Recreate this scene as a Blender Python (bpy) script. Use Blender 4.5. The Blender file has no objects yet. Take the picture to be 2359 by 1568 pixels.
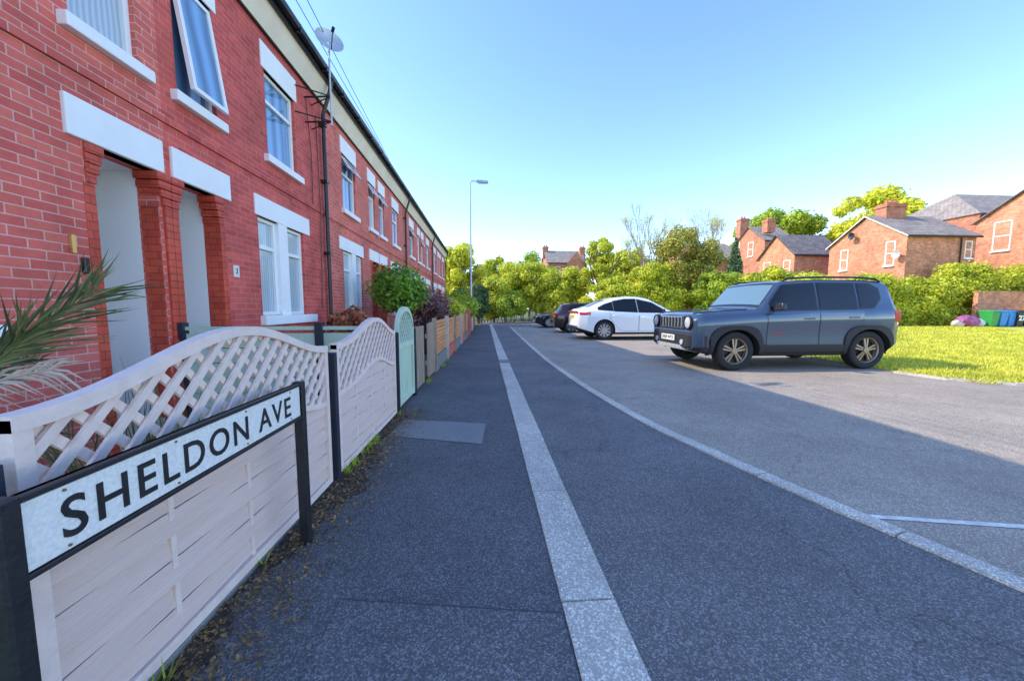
import bpy, bmesh, math, random
import numpy as np
from mathutils import Vector, Matrix
random.seed(7); RNG = np.random.default_rng(7)
SC = bpy.context.scene; COL = SC.collection
R = math.radians
FPX, CX, CY = 850.0, 1179.5, 784.0
HC = 1.2
TH = math.atan((CY-710)/FPX); PS = R(4.14)

def ray(px, py):
    u = (px-CX)/FPX; v = (CY-py)/FPX
    F = math.cos(TH)+v*math.sin(TH); U = v*math.cos(TH)-math.sin(TH)
    return (u*math.cos(PS)+F*math.sin(PS), -u*math.sin(PS)+F*math.cos(PS), U)
def atY(px, py, Y):
    d = ray(px, py); t = Y/d[1]; return Vector((d[0]*t, Y, HC+d[2]*t))
def atX(px, py, X):
    d = ray(px, py); t = X/d[0]; return Vector((X, d[1]*t, HC+d[2]*t))
def G(px, py, z=0.0):
    d = ray(px, py); t = (z-HC)/d[2]; return Vector((d[0]*t, d[1]*t, z))

# ------------------------------------------------------------------ materials
def newmat(name):
    m = bpy.data.materials.new(name); m.use_nodes = True
    nt = m.node_tree; b = nt.nodes['Principled BSDF']
    return m, nt, b
def N(nt, t, **kw):
    n = nt.nodes.new(t)
    for k, v in kw.items(): setattr(n, k, v)
    return n
def c4(c): return (c[0], c[1], c[2], 1)
def mat(name, col, rough=.6, metal=0, coat=0, noise=.15, nscale=8, bump=0, bscale=40, spec=None, stretch=None, col2=None):
    m, nt, b = newmat(name)
    b.inputs['Roughness'].default_value = rough; b.inputs['Metallic'].default_value = metal
    b.inputs['Coat Weight'].default_value = coat; b.inputs['Coat Roughness'].default_value = .05
    if spec is not None: b.inputs['Specular IOR Level'].default_value = spec
    g = N(nt, 'ShaderNodeNewGeometry'); src = g.outputs['Position']
    if stretch:
        mp = N(nt, 'ShaderNodeMapping'); mp.inputs['Scale'].default_value = stretch
        nt.links.new(src, mp.inputs['Vector']); src = mp.outputs['Vector']
    if noise > 0 or col2:
        n = N(nt, 'ShaderNodeTexNoise'); n.inputs['Scale'].default_value = nscale; n.inputs['Detail'].default_value = 6; n.inputs['Roughness'].default_value = .62
        nt.links.new(src, n.inputs['Vector'])
        r = N(nt, 'ShaderNodeValToRGB')
        lo = [c*(1-noise) for c in col]; hi = [min(1, c*(1+noise)) for c in (col2 or col)]
        r.color_ramp.elements[0].position = .3; r.color_ramp.elements[1].position = .7
        r.color_ramp.elements[0].color = c4(lo); r.color_ramp.elements[1].color = c4(hi)
        nt.links.new(n.outputs['Fac'], r.inputs['Fac']); nt.links.new(r.outputs['Color'], b.inputs['Base Color'])
    else: b.inputs['Base Color'].default_value = c4(col)
    if bump > 0:
        n2 = N(nt, 'ShaderNodeTexNoise'); n2.inputs['Scale'].default_value = bscale; n2.inputs['Detail'].default_value = 4
        nt.links.new(src, n2.inputs['Vector'])
        bp = N(nt, 'ShaderNodeBump'); bp.inputs['Strength'].default_value = bump; bp.inputs['Distance'].default_value = .01
        nt.links.new(n2.outputs['Fac'], bp.inputs['Height']); nt.links.new(bp.outputs['Normal'], b.inputs['Normal'])
    return m
def brickmat(name, c1, c2, mortar, bw=.20, rh=.0665, ms=.005, rough=.75, bump=.6, vary=.28):
    m, nt, b = newmat(name); b.inputs['Roughness'].default_value = rough; b.inputs['Specular IOR Level'].default_value = .3
    g = N(nt, 'ShaderNodeNewGeometry'); s = N(nt, 'ShaderNodeSeparateXYZ'); nt.links.new(g.outputs['Position'], s.inputs[0])
    sn = N(nt, 'ShaderNodeSeparateXYZ'); nt.links.new(g.outputs['True Normal'], sn.inputs[0])
    ab = N(nt, 'ShaderNodeMath', operation='ABSOLUTE'); nt.links.new(sn.outputs[0], ab.inputs[0])
    gt = N(nt, 'ShaderNodeMath', operation='GREATER_THAN'); gt.inputs[1].default_value = .6; nt.links.new(ab.outputs[0], gt.inputs[0])
    mx = N(nt, 'ShaderNodeMix'); nt.links.new(gt.outputs[0], mx.inputs[0]); nt.links.new(s.outputs[0], mx.inputs[2]); nt.links.new(s.outputs[1], mx.inputs[3])
    cb = N(nt, 'ShaderNodeCombineXYZ'); nt.links.new(mx.outputs[0], cb.inputs[0]); nt.links.new(s.outputs[2], cb.inputs[1])
    # slight wobble so courses are not ruler straight
    nw = N(nt, 'ShaderNodeTexNoise'); nw.inputs['Scale'].default_value = 9; nt.links.new(g.outputs['Position'], nw.inputs['Vector'])
    vs = N(nt, 'ShaderNodeVectorMath', operation='SCALE'); vs.inputs['Scale'].default_value = .006; nt.links.new(nw.outputs['Color'], vs.inputs[0])
    va = N(nt, 'ShaderNodeVectorMath', operation='ADD'); nt.links.new(cb.outputs[0], va.inputs[0]); nt.links.new(vs.outputs[0], va.inputs[1])
    br = N(nt, 'ShaderNodeTexBrick'); br.inputs['Scale'].default_value = 1; br.inputs['Brick Width'].default_value = bw
    br.inputs['Row Height'].default_value = rh; br.inputs['Mortar Size'].default_value = ms; br.inputs['Mortar Smooth'].default_value = .2
    br.inputs['Color1'].default_value = c4(c1); br.inputs['Color2'].default_value = c4(c2); br.inputs['Mortar'].default_value = c4(mortar)
    nt.links.new(va.outputs[0], br.inputs['Vector'])
    n = N(nt, 'ShaderNodeTexNoise'); n.inputs['Scale'].default_value = 1.6; n.inputs['Detail'].default_value = 9; n.inputs['Roughness'].default_value = .75
    nt.links.new(g.outputs['Position'], n.inputs['Vector'])
    mr = N(nt, 'ShaderNodeMapRange'); mr.inputs['From Min'].default_value = .3; mr.inputs['From Max'].default_value = .7
    mr.inputs['To Min'].default_value = 1-vary; mr.inputs['To Max'].default_value = 1+vary; nt.links.new(n.outputs['Fac'], mr.inputs['Value'])
    vm = N(nt, 'ShaderNodeVectorMath', operation='SCALE'); nt.links.new(br.outputs['Color'], vm.inputs[0]); nt.links.new(mr.outputs[0], vm.inputs['Scale'])
    nt.links.new(vm.outputs[0], b.inputs['Base Color'])
    n3 = N(nt, 'ShaderNodeTexNoise'); n3.inputs['Scale'].default_value = 60; nt.links.new(g.outputs['Position'], n3.inputs['Vector'])
    ma = N(nt, 'ShaderNodeMath', operation='MULTIPLY_ADD'); nt.links.new(n3.outputs['Fac'], ma.inputs[0]); ma.inputs[1].default_value = -.5
    nt.links.new(br.outputs['Fac'], ma.inputs[2])
    bp = N(nt, 'ShaderNodeBump', invert=True); bp.inputs['Strength'].default_value = bump; bp.inputs['Distance'].default_value = .008
    nt.links.new(ma.outputs[0], bp.inputs['Height']); nt.links.new(bp.outputs['Normal'], b.inputs['Normal'])
    return m
def leafmat(name, dark, light, nscale=1.2, transl=.35):
    m, nt, b = newmat(name); nt.nodes.remove(b); out = nt.nodes['Material Output']
    g = N(nt, 'ShaderNodeNewGeometry'); n = N(nt, 'ShaderNodeTexNoise'); n.inputs['Scale'].default_value = nscale; n.inputs['Detail'].default_value = 3
    nt.links.new(g.outputs['Position'], n.inputs['Vector'])
    a = N(nt, 'ShaderNodeMath', operation='MULTIPLY_ADD'); nt.links.new(g.outputs['Random Per Island'], a.inputs[0]); a.inputs[1].default_value = .45
    nt.links.new(n.outputs['Fac'], a.inputs[2])
    r = N(nt, 'ShaderNodeValToRGB'); r.color_ramp.elements[0].position = .38; r.color_ramp.elements[1].position = .98
    r.color_ramp.elements[0].color = c4(dark); r.color_ramp.elements[1].color = c4(light); nt.links.new(a.outputs[0], r.inputs['Fac'])
    d = N(nt, 'ShaderNodeBsdfPrincipled'); d.inputs['Roughness'].default_value = .55; d.inputs['Specular IOR Level'].default_value = .3
    t = N(nt, 'ShaderNodeBsdfTranslucent'); x = N(nt, 'ShaderNodeMixShader')
    x.inputs[0].default_value = transl
    nt.links.new(r.outputs['Color'], d.inputs['Base Color']); nt.links.new(r.outputs['Color'], t.inputs['Color'])
    nt.links.new(d.outputs[0], x.inputs[1]); nt.links.new(t.outputs[0], x.inputs[2]); nt.links.new(x.outputs[0], out.inputs['Surface'])
    return m
def asphaltmat(name, base, spk=.3, patch=.2, bump=.5, sc=175, streak=0):
    m, nt, b = newmat(name); b.inputs['Roughness'].default_value = .9; b.inputs['Specular IOR Level'].default_value = .2
    g = N(nt, 'ShaderNodeNewGeometry'); P = g.outputs['Position']
    v = N(nt, 'ShaderNodeTexVoronoi'); v.inputs['Scale'].default_value = sc; nt.links.new(P, v.inputs['Vector'])
    n = N(nt, 'ShaderNodeTexNoise'); n.inputs['Scale'].default_value = .8; n.inputs['Detail'].default_value = 12; n.inputs['Roughness'].default_value = .74; nt.links.new(P, n.inputs['Vector'])
    s = N(nt, 'ShaderNodeSeparateColor'); nt.links.new(v.outputs['Color'], s.inputs[0])
    pw = N(nt, 'ShaderNodeMath', operation='POWER'); nt.links.new(s.outputs[0], pw.inputs[0]); pw.inputs[1].default_value = 3
    m1 = N(nt, 'ShaderNodeMapRange'); nt.links.new(pw.outputs[0], m1.inputs['Value']); m1.inputs['To Min'].default_value = 1-spk*.6; m1.inputs['To Max'].default_value = 1+spk*2.6
    m2 = N(nt, 'ShaderNodeMapRange'); nt.links.new(n.outputs['Fac'], m2.inputs['Value']); m2.inputs['From Min'].default_value = .3; m2.inputs['From Max'].default_value = .7
    m2.inputs['To Min'].default_value = 1-patch; m2.inputs['To Max'].default_value = 1+patch
    mu = N(nt, 'ShaderNodeMath', operation='MULTIPLY'); nt.links.new(m1.outputs[0], mu.inputs[0]); nt.links.new(m2.outputs[0], mu.inputs[1])
    last = mu.outputs[0]
    if streak:
        v3 = N(nt, 'ShaderNodeTexVoronoi', feature='DISTANCE_TO_EDGE'); v3.inputs['Scale'].default_value = .55; nd = N(nt, 'ShaderNodeTexNoise'); nd.inputs['Scale'].default_value = 3; nd.inputs['Detail'].default_value = 5
        nt.links.new(P, nd.inputs['Vector']); ml = N(nt, 'ShaderNodeVectorMath', operation='SCALE'); ml.inputs['Scale'].default_value = .55; nt.links.new(nd.outputs['Color'], ml.inputs[0])
        ad = N(nt, 'ShaderNodeVectorMath', operation='ADD'); nt.links.new(P, ad.inputs[0]); nt.links.new(ml.outputs[0], ad.inputs[1]); nt.links.new(ad.outputs[0], v3.inputs['Vector'])
        cr = N(nt, 'ShaderNodeMapRange'); cr.inputs['From Min'].default_value = 0; cr.inputs['From Max'].default_value = .007; cr.inputs['To Min'].default_value = 1-streak; cr.inputs['To Max'].default_value = 1; nt.links.new(v3.outputs['Distance'], cr.inputs['Value'])
        m4 = N(nt, 'ShaderNodeMath', operation='MULTIPLY'); nt.links.new(last, m4.inputs[0]); nt.links.new(cr.outputs[0], m4.inputs[1]); last = m4.outputs[0]
    vm = N(nt, 'ShaderNodeVectorMath', operation='SCALE'); vm.inputs[0].default_value = base; nt.links.new(last, vm.inputs['Scale'])
    nt.links.new(vm.outputs[0], b.inputs['Base Color'])
    bp = N(nt, 'ShaderNodeBump'); bp.inputs['Strength'].default_value = bump; bp.inputs['Distance'].default_value = .005
    nt.links.new(v.outputs['Distance'], bp.inputs['Height']); nt.links.new(bp.outputs['Normal'], b.inputs['Normal'])
    return m
def panemat(name, col, stripe=40, rough=.06, lo=.7):
    m, nt, b = newmat(name); b.inputs['Roughness'].default_value = rough; b.inputs['Specular IOR Level'].default_value = .7; b.inputs['Coat Weight'].default_value = .3
    b.inputs['Coat Roughness'].default_value = .02
    g = N(nt, 'ShaderNodeNewGeometry'); w = N(nt, 'ShaderNodeTexWave', bands_direction='Y'); w.inputs['Scale'].default_value = stripe/6; w.inputs['Distortion'].default_value = 2.5
    w.inputs['Detail Scale'].default_value = .6; w.inputs['Detail'].default_value = 2
    nt.links.new(g.outputs['Position'], w.inputs['Vector'])
    r = N(nt, 'ShaderNodeValToRGB'); r.color_ramp.elements[0].color = c4([c*lo for c in col]); r.color_ramp.elements[1].color = c4(col)
    nt.links.new(w.outputs['Fac'], r.inputs['Fac']); nt.links.new(r.outputs['Color'], b.inputs['Base Color'])
    return m

M = {}
M['brickA'] = brickmat('brick_coral', (.80, .175, .125), (.64, .115, .09), (.78, .40, .33), ms=.005)
M['brickB'] = brickmat('brick_crimson', (.75, .125, .095), (.56, .08, .068), (.60, .24, .19), ms=.0045, vary=.32)
M['brickC'] = brickmat('brick_red', (.80, .18, .12), (.62, .115, .085), (.74, .37, .30), ms=.005)
M['brickO'] = brickmat('brick_orange', (.78, .28, .13), (.48, .14, .065), (.56, .40, .28), bw=.235, rh=.078, ms=.010, vary=.42)
M['brickD'] = brickmat('brick_dark_orange', (.60, .21, .11), (.42, .12, .065), (.42, .30, .21), bw=.235, rh=.078, ms=.009, vary=.35)
M['brickgloss'] = brickmat('brick_painted_gloss', (.72, .105, .05), (.60, .07, .038), (.36, .06, .045), bw=.16, rough=.45)
M['white'] = mat('white_masonry_paint', (.98, .95, .91), .7, noise=.04, nscale=3, bump=.3, bscale=25)
M['porch'] = mat('porch_plaster', (.99, .97, .94), .8, noise=.02, nscale=2, bump=.3, bscale=12)
M['upvc'] = mat('white_plastic_frame', (.96, .94, .91), .3, noise=.02)
M['cream'] = mat('cream_eaves_board', (.97, .82, .64), .7, noise=.10, nscale=2)
M['black'] = mat('black_plastic', (.015, .015, .018), .35, noise=.1)
M['slate'] = brickmat('slate_tiles', (.26, .22, .20), (.18, .15, .14), (.06, .06, .06), bw=.3, rh=.16, ms=.008, rough=.85, bump=.9)
M['slateW'] = brickmat('weathered_tiles', (.40, .33, .27), (.30, .24, .20), (.10, .09, .08), bw=.35, rh=.18, ms=.012, rough=.85, bump=.9)
M['pane'] = panemat('window_glass_net_sky', (.58, .66, .70))  # bluish base is painted sky reflection, stripes are net curtain
M['paneB'] = panemat('window_glass_sky', (.24, .44, .68), stripe=8, lo=.45)  # blue bands are reflected sky painted into the pane colour
M['paneD'] = panemat('window_glass_dark', (.10, .13, .17), stripe=5)
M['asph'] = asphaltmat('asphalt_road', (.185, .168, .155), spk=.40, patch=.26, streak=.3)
M['park'] = asphaltmat('asphalt_parking_sun_tint', (.375, .305, .232), spk=.3, patch=.22, streak=.25)  # paler, warmer than the road: some of the sunlight is put into this colour
M['pave'] = asphaltmat('asphalt_pavement', (.135, .126, .122), spk=.42, patch=.25, streak=.12)
M['pave2'] = asphaltmat('asphalt_pavement_patch', (.150, .140, .135), spk=.42, patch=.22)
M['conc'] = asphaltmat('concrete_kerb', (.56, .49, .395), spk=.28, patch=.28, bump=.3, sc=150)
M['concP'] = asphaltmat('concrete_patch_surface', (.25, .24, .225), spk=.15, patch=.14, bump=.2)
M['joint'] = mat('joint_dark', (.06, .06, .06), .9)
M['linew'] = mat('road_paint_worn', (.78, .71, .60), .8, noise=.3, nscale=12)
M['grass'] = mat('lawn', (.34, .37, .035), .9, noise=.3, nscale=1.3, bump=1, bscale=60, col2=(.72, .64, .10))
M['earth'] = mat('far_ground', (.12, .14, .05), .95, noise=.3, nscale=.4)
M['dirt'] = mat('damp_dirt', (.075, .055, .038), .95, noise=.4, nscale=20, bump=1, bscale=80)
M['turf'] = mat('artificial_turf', (.05, .34, .06), .9, noise=.2, nscale=30, bump=1, bscale=200)
M['deck'] = mat('grey_decking', (.50, .45, .42), .8, noise=.2, nscale=4, stretch=(1, 12, 1))
M['fencew'] = mat('whitewashed_wood', (.76, .555, .465), .75, noise=.055, nscale=10, bump=.35, bscale=40, stretch=(1, .22, 3.2))
M['lattw'] = mat('whitewashed_lattice', (.86, .67, .575), .75, noise=.08, nscale=14, bump=.3, bscale=60)
M['shadowwood'] = mat('joint_shade_brown', (.20, .13, .10), .9, noise=.3, nscale=6)  # dark tone painted in for the shade between fence boards
M['navy'] = mat('dark_navy_post', (.022, .025, .04), .6, noise=.3, nscale=10, bump=.3)
M['green'] = mat('sage_painted_wood', (.56, .68, .50), .6, noise=.12, nscale=6, bump=.3, stretch=(1, 1, .2))
M['oldwood'] = mat('weathered_grey_wood', (.42, .30, .21), .85, noise=.4, nscale=8, bump=.8, bscale=30, stretch=(4, 4, .4))
M['orangew'] = mat('orange_stained_wood', (.78, .33, .12), .7, noise=.25, nscale=6, stretch=(1, .2, 2))
M['postc'] = mat('concrete_post_pale', (.60, .53, .46), .8, noise=.2, nscale=6)
M['signw'] = mat('sign_face_white', (.84, .81, .74), .4, noise=.14, nscale=110, bump=.15, bscale=90)
M['signb'] = mat('sign_black_paint', (.018, .018, .02), .45, noise=.4, nscale=15, bump=.3)
M['rust'] = mat('rusty_screw', (.25, .14, .07), .6)
M['steel'] = mat('galvanised_steel', (.56, .57, .57), .45, metal=.4, noise=.15)
M['gold'] = mat('brass_number', (.85, .60, .22), .3, metal=.6, noise=.05)
M['bark'] = mat('tree_bark', (.14, .10, .07), .9, noise=.3, nscale=6, bump=1, bscale=20)
M['barkP'] = mat('pale_bark', (.44, .34, .24), .9, noise=.3, nscale=6)
M['terra'] = mat('terracotta', (.55, .17, .09), .8, noise=.15)
L = {}
L['bright'] = leafmat('leaf_bright', (.24, .33, .02), (.90, .87, .09))
L['yellow'] = leafmat('leaf_yellow', (.50, .54, .03), (.96, .92, .10))
L['mid'] = leafmat('leaf_mid', (.14, .24, .02), (.66, .74, .08))
L['olive'] = leafmat('leaf_olive', (.15, .16, .03), (.72, .65, .13))
L['dark'] = leafmat('leaf_dark', (.03, .06, .02), (.16, .26, .08), transl=.15)
L['conifer'] = leafmat('leaf_conifer', (.03, .08, .035), (.18, .28, .10), transl=.15)
L['purple'] = leafmat('leaf_purple', (.10, .045, .05), (.46, .22, .21), nscale=3, transl=.2)
L['red'] = leafmat('leaf_red', (.16, .16, .04), (.75, .22, .14), nscale=6)
L['bay'] = leafmat('leaf_bay', (.04, .13, .015), (.36, .58, .07), nscale=4)
L['palm'] = leafmat('leaf_palm', (.03, .05, .018), (.19, .20, .07), nscale=9, transl=.1)
L['straw'] = leafmat('leaf_straw', (.40, .28, .20), (.80, .62, .50), nscale=4)
L['litter'] = leafmat('leaf_litter', (.05, .03, .015), (.38, .22, .08), nscale=9, transl=0)
L['grass'] = leafmat('grass_blade', (.30, .36, .03), (.92, .82, .12), nscale=1.5)

# ------------------------------------------------------------------ object helpers
def wloc(o):
    v = Vector((0, 0, 0))
    while o is not None: v += o.location; o = o.parent
    return v
def thing(name, label, cat, loc=(0, 0, 0), rotz=0, group=None, scale=1):
    o = bpy.data.objects.new(name, None); COL.objects.link(o); o.location = loc; o.rotation_euler = (0, 0, rotz); o.scale = (scale,)*3
    o.empty_display_size = .1
    o['label'] = label; o['category'] = cat
    if group: o['group'] = group
    return o
def tag(o, label=None, cat=None, group=None, kind=None):
    if label: o['label'] = label
    if cat: o['category'] = cat
    if group: o['group'] = group
    if kind: o['kind'] = kind
    return o
class MB:
    def __init__(s): s.v = []; s.f = []; s.m = []
    def add(s, vs, fs, mi=0):
        n = len(s.v); s.v += [tuple(p) for p in vs]
        for f in fs: s.f.append([i+n for i in f]); s.m.append(mi)
        return s
    def hexa(s, p, mi=0):
        return s.add(p, [(0, 1, 2, 3), (7, 6, 5, 4), (0, 4, 5, 1), (1, 5, 6, 2), (2, 6, 7, 3), (3, 7, 4, 0)], mi)
    def box(s, x0, x1, y0, y1, z0, z1, mi=0):
        return s.hexa([(x0, y0, z0), (x1, y0, z0), (x1, y1, z0), (x0, y1, z0), (x0, y0, z1), (x1, y0, z1), (x1, y1, z1), (x0, y1, z1)], mi)
    def mbox(s, T, a0, a1, z0, z1, d0, d1, mi=0):
        return s.hexa([T(a0, z0, d0), T(a1, z0, d0), T(a1, z0, d1), T(a0, z0, d1), T(a0, z1, d0), T(a1, z1, d0), T(a1, z1, d1), T(a0, z1, d1)], mi)
    def quad(s, a, b, c, d, mi=0): return s.add([a, b, c, d], [(0, 1, 2, 3)], mi)
    def prism(s, pts, off, mi=0):
        n = len(pts); off = Vector(off); q = [Vector(p)+off for p in pts]
        fs = [tuple(range(n)), tuple(range(2*n-1, n-1, -1))]+[(i, (i+1) % n, n+(i+1) % n, n+i) for i in range(n)]
        return s.add(list(pts)+q, fs, mi)
    def tube(s, pts, r, n=8, mi=0, caps=True):
        pts = [Vector(p) for p in pts]; k = len(pts); rs = r if isinstance(r, (list, tuple)) else [r]*k
        vs = []; 
        for i, p in enumerate(pts):
            d = (pts[min(i+1, k-1)]-pts[max(i-1, 0)]).normalized()
            up = Vector((0, 0, 1)) if abs(d.z) < .9 else Vector((1, 0, 0))
            a = d.cross(up).normalized(); b = d.cross(a)
            for j in range(n):
                t = 2*math.pi*j/n; vs.append(p+(a*math.cos(t)+b*math.sin(t))*rs[i])
        fs = [(i*n+j, i*n+(j+1) % n, (i+1)*n+(j+1) % n, (i+1)*n+j) for i in range(k-1) for j in range(n)]
        if caps: fs += [tuple(range(n)), tuple(range((k-1)*n, k*n))]
        return s.add(vs, fs, mi)
    def grid(s, fn, nu, nv, mi=0):
        vs = [fn(i/nu, j/nv) for i in range(nu+1) for j in range(nv+1)]
        fs = [(i*(nv+1)+j, (i+1)*(nv+1)+j, (i+1)*(nv+1)+j+1, i*(nv+1)+j+1) for i in range(nu) for j in range(nv)]
        return s.add(vs, fs, mi)
    def lathe(s, prof, c, axis='y', n=32, mi=0):
        vs = []
        for j in range(n):
            t = 2*math.pi*j/n
            for r, a in prof:
                if axis == 'y': vs.append((c[0]+r*math.cos(t), c[1]+a, c[2]+r*math.sin(t)))
                elif axis == 'x': vs.append((c[0]+a, c[1]+r*math.cos(t), c[2]+r*math.sin(t)))
                else: vs.append((c[0]+r*math.cos(t), c[1]+r*math.sin(t), c[2]+a))
        k = len(prof)
        fs = [(j*k+i, j*k+i+1, ((j+1) % n)*k+i+1, ((j+1) % n)*k+i) for j in range(n) for i in range(k-1)]
        return s.add(vs, fs, mi)
    def build(s, name, mats, parent=None, loc=None, smooth=False, bevel=0, local=False, sharp=35, recalc=True):
        if not isinstance(mats, (list, tuple)): mats = [mats]
        off = Vector((0, 0, 0))
        if parent is not None:
            if not local: off = wloc(parent)
        elif loc is not None: off = Vector(loc)
        me = bpy.data.meshes.new(name); me.from_pydata([(p[0]-off.x, p[1]-off.y, p[2]-off.z) for p in s.v], [], s.f)
        for i, p in enumerate(me.polygons): p.material_index = s.m[i]
        if recalc:
            bm = bmesh.new(); bm.from_mesh(me); bmesh.ops.recalc_face_normals(bm, faces=bm.faces); bm.to_mesh(me); bm.free()
        for m in mats: me.materials.append(m)
        if smooth:
            me.polygons.foreach_set('use_smooth', [True]*len(me.polygons)); me.set_sharp_from_angle(angle=R(sharp))
        o = bpy.data.objects.new(name, me); COL.objects.link(o)
        if parent is not None: o.parent = parent
        elif loc is not None: o.location = loc
        if bevel > 0:
            b = o.modifiers.new('bevel', 'BEVEL'); b.width = bevel; b.segments = 2; b.limit_method = 'ANGLE'
        return o
def struct(name, mb, m, **k): o = mb.build(name, m, **k); o['kind'] = 'structure'; return o
def text(name, body, height, origin, X, Y, Z, m, parent, width=None, local=False, ext=.002, off=0.0, center=False, space=1.0):
    cu = bpy.data.curves.new(name, 'FONT'); cu.body = body; cu.size = 1; cu.extrude = .01; cu.offset = off; cu.resolution_u = 4; cu.space_character = space
    to = bpy.data.objects.new(name, cu); COL.objects.link(to); bpy.context.view_layer.update()
    me = bpy.data.meshes.new_from_object(to.evaluated_get(bpy.context.evaluated_depsgraph_get()))
    bpy.data.objects.remove(to)
    co = np.array([v.co[:] for v in me.vertices]); mn = co.min(0); mx = co.max(0)
    h = mx[1]-mn[1]; w = mx[0]-mn[0]; sy = height/h; sx = (width/w) if width else sy
    X, Y, Z = Vector(X), Vector(Y), Vector(Z); base = Vector(origin) - (Vector((0,0,0)) if local else wloc(parent))
    if center: base = base - X*(w*sx/2)
    for v in me.vertices:
        q = v.co; v.co = base+X*((q.x-mn[0])*sx)+Y*((q.y-mn[1])*sy)+Z*(ext if q.z > 0 else 0.0)
    me.materials.append(m); o = bpy.data.objects.new(name, me); COL.objects.link(o); o.parent = parent
    return o

# ------------------------------------------------------------------ foliage
def foliage(name, blobs, n, size, m, parent=None, loc=(0, 0, 0), vol=.55, aspect=1.8, zmin=.02, up=.4):
    if size > .1: n = int(n*2.3); size *= .88
    B = np.array(blobs, float); w = (B[:, 3]*B[:, 4]*B[:, 5])**(2/3); w /= w.sum()
    idx = RNG.choice(len(B), n, p=w); d = RNG.normal(size=(n, 3)); d /= np.linalg.norm(d, axis=1)[:, None]
    r = vol+(1.12-vol)*RNG.random(n)**.7+np.where(RNG.random(n) < .14, RNG.random(n)*.35, 0)
    pos = B[idx, :3]+d*r[:, None]*B[idx, 3:6]
    k = pos[:, 2] > zmin; pos = pos[k]; d = d[k]; n = len(pos)
    nn = d+RNG.normal(size=(n, 3))*.6+np.array([0, 0, up]); nn /= np.linalg.norm(nn, axis=1)[:, None]
    t = np.cross(nn, RNG.normal(size=(n, 3))); t /= np.linalg.norm(t, axis=1)[:, None]; b = np.cross(nn, t)
    s = size*(.55+.8*RNG.random(n))[:, None]
    off = np.array(wloc(parent) if parent is not None else loc); pos = pos-off
    V = np.stack([pos-t*s*aspect/2, pos-b*s/2+nn*s*.1, pos+t*s*aspect/2, pos+b*s/2+nn*s*.1], 1).reshape(-1, 3)
    return rawmesh(name, V, 4, m, parent, loc)
def rawmesh(name, V, k, m, parent=None, loc=(0, 0, 0)):
    me = bpy.data.meshes.new(name); nv = len(V); nf = nv//k
    me.vertices.add(nv); me.vertices.foreach_set('co', V.astype(np.float32).ravel())
    me.loops.add(nv); me.loops.foreach_set('vertex_index', np.arange(nv, dtype=np.int32))
    me.polygons.add(nf); me.polygons.foreach_set('loop_start', np.arange(0, nv, k, dtype=np.int32)); me.polygons.foreach_set('loop_total', np.full(nf, k, dtype=np.int32))
    me.update(calc_edges=True); me.materials.append(m)
    o = bpy.data.objects.new(name, me); COL.objects.link(o)
    if parent is not None: o.parent = parent
    else: o.location = loc
    return o
def blobs(c, r, k, rb, squash=.8, fill=.8):
    out = []
    for _ in range(k):
        while True:
            p = np.array([random.uniform(-1, 1) for _ in range(3)])
            if p.dot(p) < 1: break
        q = rb*random.uniform(.45, 1.25)
        out.append((c[0]+p[0]*r[0]*fill, c[1]+p[1]*r[1]*fill, c[2]+p[2]*r[2]*fill, q, q, q*squash))
    return out
def branch(mb, p, d, ln, r, dep, tips, n=5, spread=.55, kids=3, up=.15):
    q = p+d*ln*.5+Vector((random.uniform(-1, 1), random.uniform(-1, 1), 0))*ln*.04; e = p+d*ln
    mb.tube([p, q, e], [r, r*.82, r*.62], n=n, caps=False)
    if dep == 0: tips.append(e); return
    for i in range(kids if dep > 1 else kids+1):
        nd = (d+Vector((random.uniform(-1, 1), random.uniform(-1, 1), random.uniform(-.4, .8)))*spread+Vector((0, 0, up))).normalized()
        s = p.lerp(e, random.uniform(.6, 1)) if i else e
        branch(mb, s, nd, ln*random.uniform(.6, .82), r*.6, dep-1, tips, n=max(3, n-1), spread=spread, kids=kids, up=up)
def tree(label, x, y, h, rx, rz, n, size, m, cat='tree', name='broadleaf_tree', k=26, rb=None, bark='bark', trunk_r=.15, cz=None, group=None, squash=.85, ry=None):
    t = thing(name, label, cat, (x, y, 0), group=group)
    cz = cz if cz is not None else h-rz; mb = MB(); tips = []
    tz = max(.4, cz-rz*.6)
    mb.tube([(x, y, -.05), (x+.05*rx, y, tz*.5), (x, y, tz)], [trunk_r*1.3, trunk_r, trunk_r*.85], 8)
    for i in range(5):
        a = i*1.26+random.random(); branch(mb, Vector((x, y, tz*random.uniform(.8, 1))), Vector((math.cos(a)*.7, math.sin(a)*.7, .8)).normalized(), rz*.6, trunk_r*.5, 2, tips)
    mb.build('trunk', M[bark], t, smooth=True)
    foliage('crown', blobs((x, y, cz), (rx, ry or rx, rz), k, rb or min(rx, rz)*.32, squash, fill=.88), n, size, m, t, vol=.35)
    return t
def shrub(label, bl, n, size, m, cat='shrub', name='shrub', stem=True, vol=.42, group=None):
    x = sum(b[0] for b in bl)/len(bl); y = sum(b[1] for b in bl)/len(bl)
    t = thing(name, label, cat, (x, y, 0), group=group)
    foliage('foliage', bl, n, size, m, t, vol=vol)
    mb = MB()
    for b in bl[:14]:
        mb.tube([(x+(b[0]-x)*.5, y+(b[1]-y)*.5, -.03), ((x+b[0])/2+(b[0]-x)*.2, (y+b[1])/2+(b[1]-y)*.2, b[2]*.5), (b[0], b[1], b[2]+b[5]*.4)], [.03, .02, .008], 5)
    mb.build('stem', M['bark'], t)
    return t

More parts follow.
